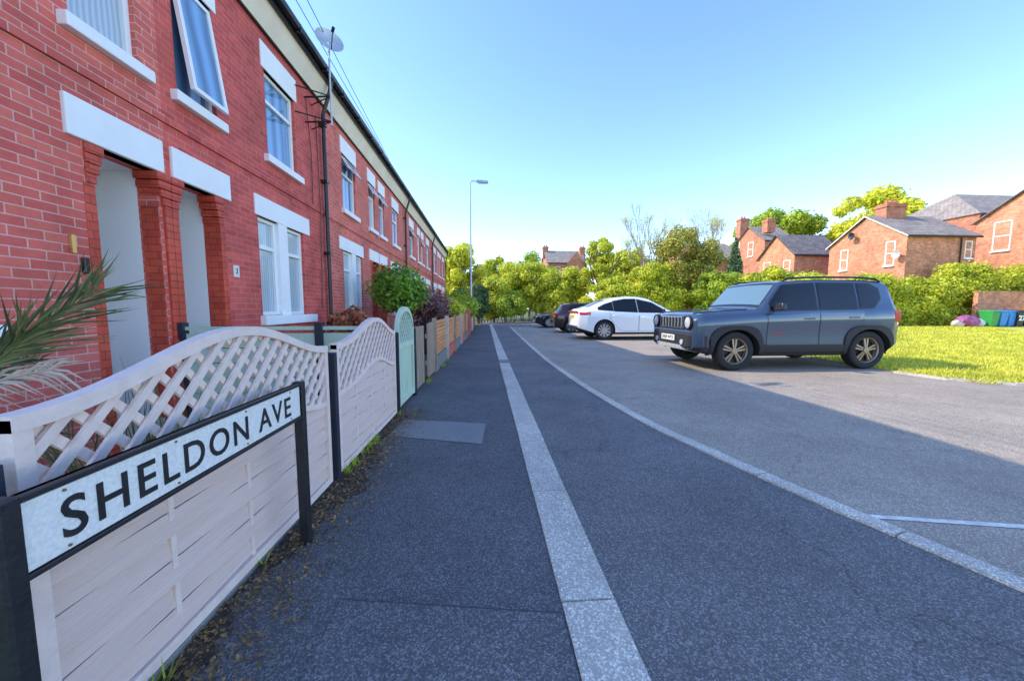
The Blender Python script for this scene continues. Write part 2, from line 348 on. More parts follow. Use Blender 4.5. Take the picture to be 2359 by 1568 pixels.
# ------------------------------------------------------------------ SETTING: ground
def sheet(name, pts, z, m, kind='structure'):
    mb = MB(); mb.add([(p[0], p[1], z) for p in pts], [tuple(range(len(pts)))]); return struct(name, mb, m)
sheet('ground', [(-400, -300), (500, -300), (500, 700), (-400, 700)], -.03, M['earth'])
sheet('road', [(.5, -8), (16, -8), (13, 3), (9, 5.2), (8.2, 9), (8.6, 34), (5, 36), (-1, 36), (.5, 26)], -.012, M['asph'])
def fx(y): return -1.1+.025*(y-1)
sheet('pavement', [(fx(-4)-.02, -4), (.302, -4), (.302, 30), (fx(30)+.0, 30)], 0, M['pave'])
a = [G(660, 1568), G(742, 1385), G(1290, 1415), G(1325, 1568)]
sheet('pavement_patch', [(-.62, -1), (-.60, a[1].y), (.295, a[2].y), (.295, -1)], .004, M['pave2'])
sheet('pavement_seam', [(-.60, a[1].y), (.295, a[2].y), (.295, a[2].y+.006), (-.60, a[1].y+.006)], .0045, M['joint'])
sheet('concrete_patch', [G(893, 1003, .004)[:2], G(1110, 1022, .004)[:2], G(1120, 975, .004)[:2], G(935, 966, .004)[:2]], .004, M['concP'])
# flat kerb of slabs
mb = MB(); y = -3.2
while y < 27:
    l = .92; k = random.uniform(-.003, .003)
    mb.box(.305+k*.5, .527+k*.5, y, y+l-.011, -.06, .008+k); y += l
struct('kerb', mb, M['conc'], bevel=.004)
# curved edging strip
cp = [(2.62, .2), (2.5, .75), (2.34, 1.35), (2.09, 2.14), (1.88, 2.95), (1.70, 3.81), (1.55, 5.4), (1.46, 7.5), (1.437, 9.15), (1.47, 14), (1.63, 24)]
def catm(P, n):
    out = []
    for i in range(len(P)-1):
        p0, p1, p2, p3 = [Vector(P[max(0, min(len(P)-1, j))]) for j in (i-1, i, i+1, i+2)]
        for k in range(n):
            t = k/n; out.append(.5*((2*p1)+(p2-p0)*t+(2*p0-5*p1+4*p2-p3)*t*t+(3*p1-p0-3*p2+p3)*t*t*t))
    out.append(Vector(P[-1])); return out
pts = catm(cp, 10); mb = MB(); acc = 0
for i in range(len(pts)-1):
    p, q = pts[i], pts[i+1]; d = (q-p).normalized(); nrm = Vector((d.y, -d.x)); acc += (q-p).length
    g = .010 if acc > .75 else 0
    if g: acc = 0
    q2 = q-d*g
    mb.hexa([(*(p-nrm*.055), -.05), (*(p+nrm*.055), -.05), (*(q2+nrm*.055), -.05), (*(q2-nrm*.055), -.05), (*(p-nrm*.055), .003), (*(p+nrm*.055), .003), (*(q2+nrm*.055), .003), (*(q2-nrm*.055), .003)])
struct('edging_strip', mb, M['conc'])
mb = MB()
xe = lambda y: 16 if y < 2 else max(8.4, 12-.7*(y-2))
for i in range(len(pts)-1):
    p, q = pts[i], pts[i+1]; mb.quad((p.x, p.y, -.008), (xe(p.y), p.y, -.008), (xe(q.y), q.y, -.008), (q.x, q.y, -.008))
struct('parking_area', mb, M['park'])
p, q = G(1998, 1186), G(2420, 1214)
sheet('painted_line', [(p.x, p.y+.02), (p.x, p.y-.02), (q.x, q.y-.025), (q.x, q.y+.02)], -.004, M['linew'])
# lawn
lawn = [(7.75, 6.1), (7.95, 5.55), (8.6, 5.1), (14, 3.4), (60, -6), (60, 60), (9, 60), (8.3, 12)]
sheet('lawn', lawn, 0, M['grass'])
mb = MB()
lp = [(7.62, 6.3), (7.75, 5.6), (8.3, 5.12), (9.4, 4.72), (14, 3.28), (24, .6)]
for i in range(len(lp)-1):
    p, q = Vector(lp[i]), Vector(lp[i+1]); d = (q-p).normalized(); nn = Vector((-d.y, d.x))
    mb.hexa([(*p, -.05), (*q, -.05), (*(q+nn*.1), -.05), (*(p+nn*.1), -.05), (*p, .03), (*q, .03), (*(q+nn*.1), .03), (*(p+nn*.1), .03)])
struct('lawn_kerb', mb, M['conc'])
n = 70000
yy = 4.2+18*RNG.random(n)**1.8; xx = 7.8+RNG.random(n)*(yy*1.1+1)
def inl(x, y): return (x > 7.9) & (y > 5.25-(x-8)*.3)
k = inl(xx, yy); xx = xx[k]; yy = yy[k]; n = len(xx); hh = .03+.06*RNG.random(n); aa = RNG.random(n)*6.28; w = .006+.0012*yy
base = np.stack([xx, yy, np.zeros(n)], 1); dv = np.stack([np.cos(aa)*w, np.sin(aa)*w, np.zeros(n)], 1)
tip = base+np.stack([RNG.normal(size=n)*.03, RNG.normal(size=n)*.03, hh], 1)
o = rawmesh('grass', np.stack([base-dv, base+dv, tip], 1).reshape(-1, 3), 3, L['grass']); tag(o, 'sunlit yellow green lawn grass to the right of the parked cars', 'grass', kind='stuff')

# ------------------------------------------------------------------ WINDOWS
def window(T, parent, a0, a1, z0, z1, off=0, transom=.3, mid=False, pane='pane', sill=.1, lintel=.28, opened=0, lab=None, lmat='white', so=.06, whole=False, bar=.05):
    mb = MB(); d0, d1 = off-.10, off-.045; zt = z1-(z1-z0)*transom
    mb.mbox(T, a0, a0+bar, z0, z1, d0, d1); mb.mbox(T, a1-bar, a1, z0, z1, d0, d1)
    mb.mbox(T, a0+bar, a1-bar, z0, z0+bar, d0, d1); mb.mbox(T, a0+bar, a1-bar, z1-bar, z1, d0, d1)
    if transom and not whole: mb.mbox(T, a0+bar, a1-bar, zt-bar/2, zt+bar/2, d0, d1+.004)
    if mid: am = (a0+a1)/2; mb.mbox(T, am-bar/2, am+bar/2, z0+bar, (zt-bar/2) if transom else z1-bar, d0, d1+.002)
    w = mb.build('window', M['upvc'], parent, bevel=.004)
    if lab: w['label'] = lab
    MB().mbox(T, a0+.02, a1-.02, z0+.02, z1-.02, d0+.005, d0+.018).build('pane', M[pane], w)
    if opened:
        zb = z0+bar if whole else zt+bar/2; H = z1-bar-zb; ca, sa = math.cos(opened), math.sin(opened)
        def TO(a, h, d): return T(a, z1-bar-h*ca+d*sa*0, off-.03+h*sa+d)
        m2 = MB(); b = .045; A0, A1 = a0+.03, a1-.03
        m2.mbox(TO, A0, A0+b, 0, H, 0, .04); m2.mbox(TO, A1-b, A1, 0, H, 0, .04); m2.mbox(TO, A0+b, A1-b, 0, b, 0, .04); m2.mbox(TO, A0+b, A1-b, H-b, H, 0, .04)
        s = m2.build('open_sash', M['upvc'], w)
        MB().mbox(TO, A0+.02, A1-.02, .02, H-.02, .012, .024).build('sash_pane', M['paneB'], w)
    if sill: MB().mbox(T, a0-so, a1+so, z0-sill, z0, off-.1, off+.07).build('sill', M[lmat], w, bevel=.008)
    if lintel: MB().mbox(T, a0-.07, a1+.07, z1, z1+lintel, off-.1, off+.014).build('lintel', M[lmat], w, bevel=.006)
    return w

# ------------------------------------------------------------------ TERRACE
FXP = -3.0; ZT = 4.95; ZE = 5.36; XR = -6.5; ZR = 7.95
def terrace_house(c, side, label, brick, idx, pipe=False, chim=False, end=False, opens=(0, 0, 0), far=False):
    T = lambda a, z, d: (FXP+d, c+side*a, z)
    h = thing('terraced_house', label, 'house', (FXP-1, c+side*1.75, 0), group='red brick terraced houses along the pavement')
    ops = [(.11, .68, -.05, 2.45), (.20, .75, 3.30, 4.47), (1.73, 2.53, 3.31, 4.46), (1.40, 2.64, 1.10, 2.43)]
    A = sorted({0, 3.5}|{o[0] for o in ops}|{o[1] for o in ops}); Z = sorted({-.05, ZT}|{o[2] for o in ops}|{o[3] for o in ops})
    mb = MB()
    for i in range(len(A)-1):
        for j in range(len(Z)-1):
            am = (A[i]+A[i+1])/2; zm = (Z[j]+Z[j+1])/2
            if any(o[0] < am < o[1] and o[2] < zm < o[3] for o in ops): continue
            mb.quad(T(A[i], Z[j], 0), T(A[i+1], Z[j], 0), T(A[i+1], Z[j+1], 0), T(A[i], Z[j+1], 0))
    for k, (a0, a1, z0, z1) in enumerate(ops):
        D = -.18 if k == 0 else -.11
        mb.quad(T(a0, z0, 0), T(a0, z1, 0), T(a0, z1, D), T(a0, z0, D)); mb.quad(T(a1, z0, 0), T(a1, z1, 0), T(a1, z1, D), T(a1, z0, D))
        mb.quad(T(a0, z0, 0), T(a1, z0, 0), T(a1, z0, D), T(a0, z0, D)); mb.quad(T(a0, z1, 0), T(a1, z1, 0), T(a1, z1, D), T(a0, z1, D))
    if end: mb.add([T(3.5, -.05, 0), T(3.5, ZT, 0), T(3.5, 5.2, -.0), T(3.5, 7.85, -3.5), T(3.5, 5.2, -7), T(3.5, -.05, -7)], [(0, 1, 2, 3, 4, 5)])
    mb.build('wall', M[brick], h, recalc=False)
    MB().mbox(T, .0, 3.5, 2.93, 3.0, .0, .025).build('string_course', M[brick], h)
    # eaves cove, gutter, roof
    mb = MB(); mb.prism([T(0, ZT, -.02), T(0, ZT, .015), T(0, ZE-.03, .2), T(0, ZE-.03, -.02)], Vector(T(3.5, 0, 0))-Vector(T(0, 0, 0))); mb.build('eaves_board', M['cream'], h)
    MB().tube([T(0, ZT-.01, .03), T(3.5, ZT-.01, .03)], .018, 6).build('cable', M['black'], h)
    mb = MB(); mb.tube([T(0, ZE-.01, .25), T(3.5, ZE-.01, .25)], .065, 8); mb.mbox(T, 0, 3.5, ZE-.12, ZE+.03, .175, .215)
    for q in np.arange(.4, 3.5, .9): mb.mbox(T, q, q+.03, ZE-.09, ZE+.02, .2, .31)
    mb.build('gutter', M['black'], h)
    dv = Vector(T(3.5, 0, 0))-Vector(T(0, 0, 0)); mb = MB()
    e0 = T(0, ZE+.04, .24); r0 = T(0, ZR, XR-FXP); b0 = T(0, ZE+.04, 2*(XR-FXP)-.24)
    mb.prism([e0, r0, (r0[0], r0[1], r0[2]+.09), (e0[0], e0[1], e0[2]+.07)], dv); mb.prism([b0, r0, (r0[0], r0[1], r0[2]+.09), (b0[0], b0[1], b0[2]+.07)], dv)
    rf = mb.build('roof', M['slate'], h)
    if chim:
        mb = MB(); mb.mbox(T, .02, .95, ZR-.7, ZR+.95, XR-FXP-.5, XR-FXP+.5); mb.mbox(T, .0, 1.0, ZR+.95, ZR+1.05, XR-FXP-.54, XR-FXP+.54); mb.build('chimney', M['brickC'], rf)
        for q in (-.3, 0, .3):
            mb = MB(); p = T(.5, ZR+1.05, XR-FXP+q); mb.tube([p, (p[0], p[1], p[2]+.4)], [.1, .085], 10); mb.build('chimney_pot', M['terra'], rf)
    # porch
    mb = MB(); x0, x1 = -.18, -1.3
    mb.quad(T(.11, 0, x0), T(.11, 2.45, x0), T(.11, 2.45, x1), T(.11, 0, x1)); mb.quad(T(.68, 0, x0), T(.68, 2.45, x0), T(.68, 2.45, x1), T(.68, 0, x1))
    mb.quad(T(.11, 2.45, x0), T(.68, 2.45, x0), T(.68, 2.45, x1), T(.11, 2.45, x1)); mb.quad(T(.11, 0, x1), T(.68, 0, x1), T(.68, 2.45, x1), T(.11, 2.45, x1))
    mb.build('porch', M['porch'], h, recalc=False)
    d = MB().mbox(T, .14, .65, .15, 2.1, x1+.002, x1+.05).build('door', M['upvc'], h); MB().mbox(T, .58, .6, 1.0, 1.12, x1+.05, x1+.08).build('handle', M['steel'], d)
    MB().mbox(T, .112, .678, .02, .15, x1+.06, .1).build('step', M['conc'], h)
    MB().mbox(T, .05, .86, 2.45, 2.74, -.1, .03).build('porch_lintel', M['white'], h, bevel=.01)
    # pillar + corbel
    mb = MB()
    mb.mbox(T, .0, .075, 0, 2.15, -.02, .03); mb.mbox(T, .0, .112, 0, 2.15, -.17, -.001)
    for i in range(4): mb.mbox(T, .0, .09+.022*i, 2.15+.075*i, 2.15+.075*(i+1)-.004, -.175, .032+.004*i)
    mb.mbox(T, .0, .09, 0.0, .9, -.02, .045)
    mb.build('porch_pillar', M['brickgloss'], h, bevel=.012)
    mb = MB()
    for i in range(4): mb.mbox(T, .66-.02*i, .74+.0*i, 2.15+.075*i, 2.15+.075*(i+1)-.004, -.176, .012+.004*i)
    mb.mbox(T, .676, .76, 0, 2.15, -.172, .008)
    mb.build('porch_jamb', M['brickgloss'], h, bevel=.008)
    # windows
    window(T, h, .20, .75, 3.30, 4.47, opened=opens[0], pane='paneB' if idx % 2 else 'pane', lab=None, so=.08, whole=opens[0] > 0 and not far, transom=.3, lintel=.33)
    window(T, h, 1.73, 2.53, 3.31, 4.46, opened=opens[1], pane='paneB', so=.1, transom=.33, lintel=.34)
    window(T, h, 1.40, 1.88, 1.10, 2.43, sill=0, lintel=0, opened=opens[2]); window(T, h, 2.12, 2.64, 1.10, 2.43, sill=0, lintel=0)
    MB().mbox(T, 1.88, 2.12, 1.10, 2.43, -.109, .01).build('mullion', M['white'], h, bevel=.006)
    MB().mbox(T, 1.34, 2.84, 2.43, 2.70, -.1, .016).build('window_lintel', M['white'], h, bevel=.006)
    MB().mbox(T, 1.34, 2.86, .97, 1.10, -.1, .08).build('window_sill', M['white'], h, bevel=.01)
    if pipe:
        mb = MB(); y = 3.45
        mb.tube([T(y, ZE-.04, .25), T(y, ZE-.2, .22), T(y, ZT-.25, .07), T(y, 0.02, .07)], .035, 8)
        for z in (.9, 2.2, 3.5, 4.5): mb.mbox(T, y-.06, y+.05, z, z+.05, .0, .115)
        mb.build('downpipe', M['black'], h)
    return h, T
specs = [
 (3.84, -1, 'nearest red brick terraced house with brass number 1 by its open white porch', 'brickA', 0, False, True, (0, 0, 0)),
 (3.84, 1, 'crimson brick terraced house with plaque number 3 and a tilted open upstairs window', 'brickB', 1, True, False, (.13, 0, 0)),
 (10.84, -1, 'third terraced house, just past the satellite dish, top casement propped open', 'brickC', 2, False, True, (.5, .55, 0)),
 (10.84, 1, 'fourth terraced house, ending at the second black downpipe', 'brickC', 3, True, False, (.5, 0, 0)),
 (17.84, -1, 'fifth terraced house, just beyond the second black downpipe', 'brickC', 4, False, True, (0, .5, 0)),
 (17.84, 1, 'sixth terraced house from the street name sign', 'brickC', 5, True, False, (.4, 0, 0)),
 (24.84, -1, 'seventh terraced house, next to last in the row', 'brickC', 6, False, True, (0, 0, 0)),
 (24.84, 1, 'farthest terraced house, at the end of the row by the yellow tree', 'brickC', 7, True, False, (0, 0, 0))]
HS = []
for c, s, lab, br, i, pp, ch, op in specs:
    HS.append(terrace_house(c, s, lab, br, i, pipe=pp, chim=ch, end=(i in (0, 7)), opens=op, far=i > 1))
h1, T1 = HS[0]; h3, T3 = HS[1]
p = atX(171, 583, FXP); text('house_number', '1', .13, (FXP+.003, p.y-.03, p.z), (0, 1, 0), (0, 0, 1), (1, 0, 0), M['gold'], h1, ext=.02, off=.03)
p = atX(193, 612, FXP); MB().box(FXP+.001, FXP+.03, p.y-.02, p.y+.02, p.z-.06, p.z+.06).build('doorbell', M['black'], h1, bevel=.008)
p = atX(543, 625, FXP); pl = MB().box(FXP+.001, FXP+.014, p.y-.05, p.y+.05, p.z-.07, p.z+.07).build('number_plaque', M['signw'], h3, bevel=.004)
text('number', '3', .07, (FXP+.015, p.y, p.z-.03), (0, 1, 0), (0, 0, 1), (1, 0, 0), M['signb'], pl, center=True)
for k, (ya, za, yb, zb_) in enumerate(((6.75, 4.7, 6.85, 3.0), (7.1, 4.6, 7.05, 1.2))):
    MB().tube([(FXP+.02, ya, za), (FXP+.03, (ya+yb)/2+.04, (za+zb_)/2), (FXP+.02, yb, zb_)], .007, 5).build('wall_cable', M['black'], h3)

# satellite dish on pole
p = atX(763, 250, -2.55); dz = 5.5
t = thing('satellite_dish', 'grey mesh satellite dish on a pole bracketed to the wall above the downpipe', 'satellite dish', (p.x, p.y, 4.3))
mb = MB(); mb.tube([(p.x, p.y, 4.25), (p.x, p.y, dz)], .016, 8); mb.build('pole', M['steel'], t)
for z in (4.32, 4.72):
    mb = MB(); mb.tube([(-3.0, p.y+.05, z), (p.x, p.y, z)], .014, 6); mb.tube([(-3.0, p.y-.3, z), (p.x, p.y, z)], .01, 6); mb.tube([(-3.0, p.y+.3, z), (p.x, p.y, z)], .01, 6); mb.build('bracket', M['black'], t)
dn = Vector((.55, -.75, .35)).normalized(); a_ = dn.cross(Vector((0, 0, 1))).normalized(); b_ = a_.cross(dn); dc = Vector((p.x, p.y, dz+.05))
mb = MB(); mb.grid(lambda u, v: dc+(a_*math.cos(v*6.2832)+b_*math.sin(v*6.2832))*(.02+u*.2)+dn*(.07*u*u), 5, 24); mb.build('dish', M['steel'], t, smooth=True, recalc=False)
mb = MB(); mb.tube([dc-b_*.2+dn*.07, dc+dn*.26-b_*.03], .008, 6); mb.tube([dc+dn*.24-b_*.03, dc+dn*.31-b_*.03], .025, 8); mb.build('receiver_arm', M['black'], t)
# overhead wires
for i, px in enumerate((665, 690, 715)):
    e = Vector((-2.72, 10.2+.5*i, 5.42)); d = ray(px, 0); tt = 6.2/d[1]; q = Vector((d[0]*tt, 6.2, HC+d[2]*tt)); f2 = e+(q-e)*3.2
    mb = MB(); mb.tube([e+(f2-e)*k/12+Vector((0, 0, -.12*math.sin(math.pi*k/12))) for k in range(13)], .006, 5)
    o = mb.build('overhead_wire', M['black'], loc=e); tag(o, ['leftmost', 'middle', 'rightmost'][i]+' of the three thin wires rising above the terrace gutter', 'wire', 'overhead wires')

# ------------------------------------------------------------------ FENCES
def lattice(mb, y0, y1, top, low, step=.105, w=.0135):
    for sgn, d0 in ((1, .004), (-1, -.014)):
        c = -2.0
        while c < 6:
            ys = np.arange(y0, y1+.001, .005)
            inside = [low(yv)-.008 < sgn*(yv-y0)+c < top(yv)+.008 for yv in ys]
            i = 0
            while i < len(ys):
                if inside[i]:
                    j = i
                    while j+1 < len(ys) and inside[j+1]: j += 1
                    if j-i > 2:
                        ya, yb = ys[i], ys[j]; za = sgn*(ya-y0)+c; zb = sgn*(yb-y0)+c
                        hw = w*.707
                        def q(yv, z, s2, d): return (fx(yv)+d, yv-sgn*s2*hw, z+s2*hw)
                        mb.hexa([q(ya, za, -1, d0), q(ya, za, 1, d0), q(ya, za, 1, d0+.012), q(ya, za, -1, d0+.012), q(yb, zb, -1, d0), q(yb, zb, 1, d0), q(yb, zb, 1, d0+.012), q(yb, zb, -1, d0+.012)])
                    i = j+1
                else: i += 1
            c += step
def ribbon(mb, y0, y1, lo, hi, d0, d1, n=24, dfn=lambda y: 0):
    for i in range(n):
        a, b = y0+(y1-y0)*i/n, y0+(y1-y0)*(i+1)/n
        if hi(a) <= lo(a)+.002 and hi(b) <= lo(b)+.002: continue
        ha, hb = max(hi(a), lo(a)+.001), max(hi(b), lo(b)+.001)
        xa, xb = fx(a)+dfn(a), fx(b)+dfn(b)
        mb.hexa([(xa+d0, a, lo(a)), (xa+d1, a, lo(a)), (xb+d1, b, lo(b)), (xb+d0, b, lo(b)), (xa+d0, a, ha), (xa+d1, a, ha), (xb+d1, b, hb), (xb+d0, b, hb)])
def wave_panel(y0, y1, zt, bump, zl, lbump, label, peak=.5):
    t = thing('lattice_fence', label, 'fence', (fx(y0), y0, 0), group='wavy topped lattice fence panels')
    def bf(y):
        s = max(1e-6, (y-y0)/(y1-y0)); s = s**(math.log(.5)/math.log(peak)); return .5*(1-math.cos(2*math.pi*max(0, min(1, s))))
    top = lambda y: zt+bump*bf(y); low = lambda y: zl+lbump*bf(y)
    mb = MB(); ribbon(mb, y0, y1, lambda y: top(y)-.04, top, -.024, .026, 36); ribbon(mb, y0, y1, low, lambda y: low(y)+.033, -.02, .022, 36)
    mb.box(fx(y0)-.02, fx(y0)+.024, y0, y0+.04, .05, zt-.01); mb.box(fx(y1)-.02, fx(y1)+.024, y1-.04, y1, .05, zt-.01)
    ribbon(mb, y0, y1, lambda y: .03, lambda y: .07, -.02, .024)
    mb.build('frame', M['lattw'], t)
    mb = MB(); lattice(mb, y0+.03, y1-.03, lambda y: top(y)-.03, lambda y: low(y)+.02); mb.build('lattice', M['lattw'], t)
    # woven boards: each passes in front of one batten and behind the next, open joints between, darkened by a sheet behind
    mb = MB(); z = .075; k = 0; n = 44
    while z < zl+lbump:
        sg = 1 if k % 2 else -1; bh = .080+random.uniform(-.002, .002)
        for i in range(n):
            a, b = y0+.03+(y1-y0-.06)*i/n, y0+.03+(y1-y0-.06)*(i+1)/n
            ha, hb = min(z+bh, low(a)+.01), min(z+bh, low(b)+.01)
            if ha <= z+.004 and hb <= z+.004: continue
            ha, hb = max(ha, z+.002), max(hb, z+.002)
            oa, ob = [sg*.0045*math.cos(math.pi*4*(q-y0)/(y1-y0)) for q in (a, b)]
            xa, xb = fx(a)+oa, fx(b)+ob
            mb.hexa([(xa-.002, a, z), (xa+.011, a, z), (xb+.011, b, z), (xb-.002, b, z), (xa-.010, a, ha), (xa+.000, a, ha), (xb+.000, b, hb), (xb-.010, b, hb)])
        z += .0865; k += 1
    mb.build('boards', M['fencew'], t)
    mb = MB(); ribbon(mb, y0+.03, y1-.03, lambda y: .07, low, -.024, -.018, 30); mb.build('joint_shade', M['shadowwood'], t)  # added dark sheet stands in for shadow in the board joints
    for s in (.25, .5, .75):
        yb = y0+(y1-y0)*s; MB().box(fx(yb)-.010, fx(yb)+.0085, yb-.011, yb+.011, .07, low(yb)).build('batten', M['lattw'], t)
    return t
wave_panel(.90, 2.50, .955, .165, .56, .13, 'nearest whitewashed lattice fence panel, behind the street name sign')
wave_panel(2.64, 4.16, .955, .16, .58, .13, 'whitewashed wavy fence panel between the navy post and the green gate', peak=.58)
for y, z1, w, lab in ((.84, .86, .05, 'navy fence post left of the lattice panel, beside the sign'), (2.57, .90, .045, 'navy post between the two whitewashed wavy fence panels'), (4.22, .93, .04, 'navy post at the near side of the green arched gate')):
    o = MB().box(fx(y)-.03, fx(y)+.045, y-w/2-.0, y+w/2, 0, z1).build('fence_post', M['navy'], loc=(fx(y), y, 0), bevel=.004); tag(o, lab, 'post', 'navy fence posts')
# stone base under fence
mb = MB(); mb.box(-1.16, fx(1)+.035, -1, 4.2, -.03, .03); struct('fence_footing', mb, M['concP'])
# gate
y0, y1 = 4.28, 5.08; t = thing('garden_gate', 'sage green arched garden gate with a lattice top', 'gate', (fx(4.7), y0, 0))
arch = lambda y: .92+.30*math.sqrt(max(0, 1-((y-(y0+y1)/2)/((y1-y0)/2))**2))
mb = MB(); ribbon(mb, y0, y1, lambda y: max(.9, arch(y)-.06), arch, -.02, .03, 40); mb.box(fx(y0)-.02, fx(y0)+.03, y0, y0+.06, .05, .95); mb.box(fx(y1)-.02, fx(y1)+.03, y1-.06, y1, .05, .95)
ribbon(mb, y0, y1, lambda y: .72, lambda y: .79, -.02, .03); ribbon(mb, y0, y1, lambda y: .06, lambda y: .13, -.02, .03); mb.build('frame', M['green'], t, bevel=.003)
mb = MB(); lattice(mb, y0+.05, y1-.05, lambda y: arch(y)-.05, lambda y: .78, step=.1, w=.009); mb.build('lattice', M['green'], t)
mb = MB(); yb = y0+.07
while yb < y1-.08: mb.box(fx(yb)-.008, fx(yb)+.01, yb, yb+.088, .1, .74); yb += .094
mb.build('boards', M['green'], t, bevel=.003)
o = MB().box(fx(5.14)-.03, fx(5.14)+.04, 5.1, 5.18, 0, .93).build('fence_post', M['navy'], loc=(fx(5.14), 5.14, 0)); tag(o, 'navy post at the far side of the green arched gate', 'post', 'navy fence posts')
# weathered vertical board sections
def vboards(y0, y1, z1, m, label, grp):
    t = thing('board_fence', label, 'fence', (fx(y0), y0, 0), group=grp); mb = MB(); y = y0; 
    while y < y1-.05:
        mb.box(fx(y)-.012, fx(y)+.012, y, y+.085, .04, z1+random.uniform(-.012, .012)); y += .1
    mb.build('boards', m, t); mb = MB(); mb.box(fx(y0)-.04, fx(y0)-.013, y0, y1, .25, .32); mb.box(fx(y0)-.04, fx(y0)-.013, y0, y1, .7, .77); mb.build('rail', m, t)
vboards(5.2, 5.85, .93, M['oldwood'], 'weathered grey vertical board fence just past the green gate', 'vertical board fence panels')
vboards(6.25, 6.95, .95, M['oldwood'], 'second weathered vertical board fence, before the orange slats', 'vertical board fence panels')
y = 7.05; k = 0
for nm in ('nearest', 'second', 'third', 'fourth', 'fifth'):
    t = thing('slat_fence', nm+' orange stained horizontal slat fence panel along the pavement', 'fence', (fx(y), y, 0), group='orange slat fence panels'); mb = MB()
    for z in np.arange(.3, .92, .075): mb.box(fx(y)-.015, fx(y)+.012, y+.05, y+1.75, z, z+.062)
    mb.build('slats', M['orangew'], t)
    for s in (.07, .9, 1.68): MB().box(fx(y)-.035, fx(y)-.016, y+s, y+s+.05, .28, .93).build('batten', M['oldwood'], t)
    o = MB().box(fx(y)-.05, fx(y)+.03, y-.04, y+.04, 0, 1.02).build('fence_post', M['postc'] if k % 2 else M['oldwood'], loc=(fx(y), y, 0)); tag(o, 'square post at the near end of the '+nm+' orange slat fence panel', 'post', 'slat fence posts')
    o = MB().box(fx(y)-.06, fx(y)+.025, y+.045, y+1.76, -.03, .27).build('garden_wall', M['brickC'] if k % 2 else M['concP'], loc=(fx(y), y, 0)); tag(o, 'low garden wall under the '+nm+' orange slat fence panel', 'wall', 'low walls under the slat fences')
    y += 1.82; k += 1
o = MB().box(fx(16.2)-.25, fx(16.2)+.05, 16.2, 16.6, 0, 1.15).build('gate_pier', M['brickC'], loc=(fx(16.2), 16.2, 0)); tag(o, 'short brick pier at the far end of the orange fences', 'pier')
o = MB().box(fx(17)-.25, fx(17)-.03, 16.65, 27, 0, .7).build('garden_wall', M['brickC'], loc=(fx(17), 16.7, 0)); tag(o, 'long low brick garden wall by the lamp post', 'wall')

# gardens
sheet('garden_turf', [(-2.0, .3), (fx(1)-.08, .3), (fx(3.8)-.08, 3.8), (-2.0, 3.8)], .02, M['turf'])
sheet('garden_decking', [(-3, .3), (-2.0, .3), (-2.0, 3.8), (-3, 3.8)], .024, M['deck'])
sheet('garden_paving', [(-3, 3.9), (fx(3.8)-.04, 3.9), (fx(27)-.3, 27), (-3, 27)], .02, M['concP'])
t = thing('garden_fence', 'sage green fence dividing the two nearest front gardens', 'fence', (-2, 3.84, 0)); mb = MB()
for z in np.arange(.06, .95, .15): mb.box(-2.93, -1.17, 3.83, 3.85, z, z+.142)
mb.build('boards', M['green'], t, bevel=.004); MB().box(-2.95, -1.15, 3.82, 3.87, .985, 1.02).build('rail', M['green'], t)
for x, lab in ((-2.96, 'dark post against the brick at the wall end of the green dividing fence'), (-1.66, 'dark post midway along the green dividing fence')):
    o = MB().box(x-.035, x+.035, 3.79, 3.87, 0, 1.06).build('fence_post', M['navy'], loc=(x, 3.84, 0)); tag(o, lab, 'post')

# ------------------------------------------------------------------ STREET SIGN
SX = -.915; y0, y1 = .745, 1.865
t = thing('street_name_sign', 'low street name sign reading SHELDON AVE in black letters on white', 'sign', (SX, 1.3, 0))
mb = MB(); mb.box(SX-.02, SX-.004, y0, y1, .660, .834); mb.box(SX-.02, SX+.010, y0, y1, .822, .834); mb.box(SX-.02, SX+.010, y0, y1, .660, .672); mb.box(SX-.02, SX+.010, y0, y0+.010, .673, .821); mb.box(SX-.02, SX+.010, y1-.010, y1, .673, .821)
mb.build('frame', M['signb'], t, bevel=.002)
fc = MB().box(SX-.003, SX+.003, y0+.014, y1-.014, .675, .818).build('sign_face', M['signw'], t)
text('lettering', 'SHELDON AVE', .092, (SX+.0035, .825, .699), (0, 1, 0), (0, 0, 1), (1, 0, 0), M['signb'], fc, width=.94, off=.012, ext=.0015, space=1.2)
for yy_ in (y0+.09, y0+.38, y0+.7, y1-.1):
    for z in (.684, .809): MB().tube([(SX+.003, yy_, z), (SX+.0065, yy_, z)], .0035, 8).build('screw', M['rust'], fc)
for y in (y0-.009, y1+.009): MB().box(SX-.032, SX+.014, y-.019, y+.019, -.02, .84).build('post', M['signb'], t, bevel=.005)

# ------------------------------------------------------------------ LAMP POST
lx, ly = -.74, 20.0
t = thing('street_lamp', 'tall thin grey street lamp beside the pavement', 'street lamp', (lx, ly, 0))
mb = MB(); mb.tube([(lx, ly, 0), (lx, ly, 1.4)], .085, 12); mb.tube([(lx, ly, 1.4), (lx, ly, 1.5), (lx, ly, 7.7)], [.085, .05, .042], 12); mb.build('pole', M['steel'], t, smooth=True)
mb = MB(); mb.tube([(lx, ly, 7.7), (lx+.05, ly, 7.8), (lx+.35, ly, 7.82)], .03, 8); mb.build('arm', M['steel'], t, smooth=True)
mb = MB(); mb.hexa([(lx+.3, ly-.08, 7.76), (lx+.95, ly-.1, 7.72), (lx+.95, ly+.1, 7.72), (lx+.3, ly+.08, 7.76), (lx+.3, ly-.06, 7.88), (lx+.9, ly-.07, 7.84), (lx+.9, ly+.07, 7.84), (lx+.3, ly+.06, 7.88)]); lh = mb.build('lamp_head', M['steel'], t, bevel=.02)
MB().box(lx+.42, lx+.88, ly-.07, ly+.07, 7.70, 7.725).build('lens', M['pane'], lh)

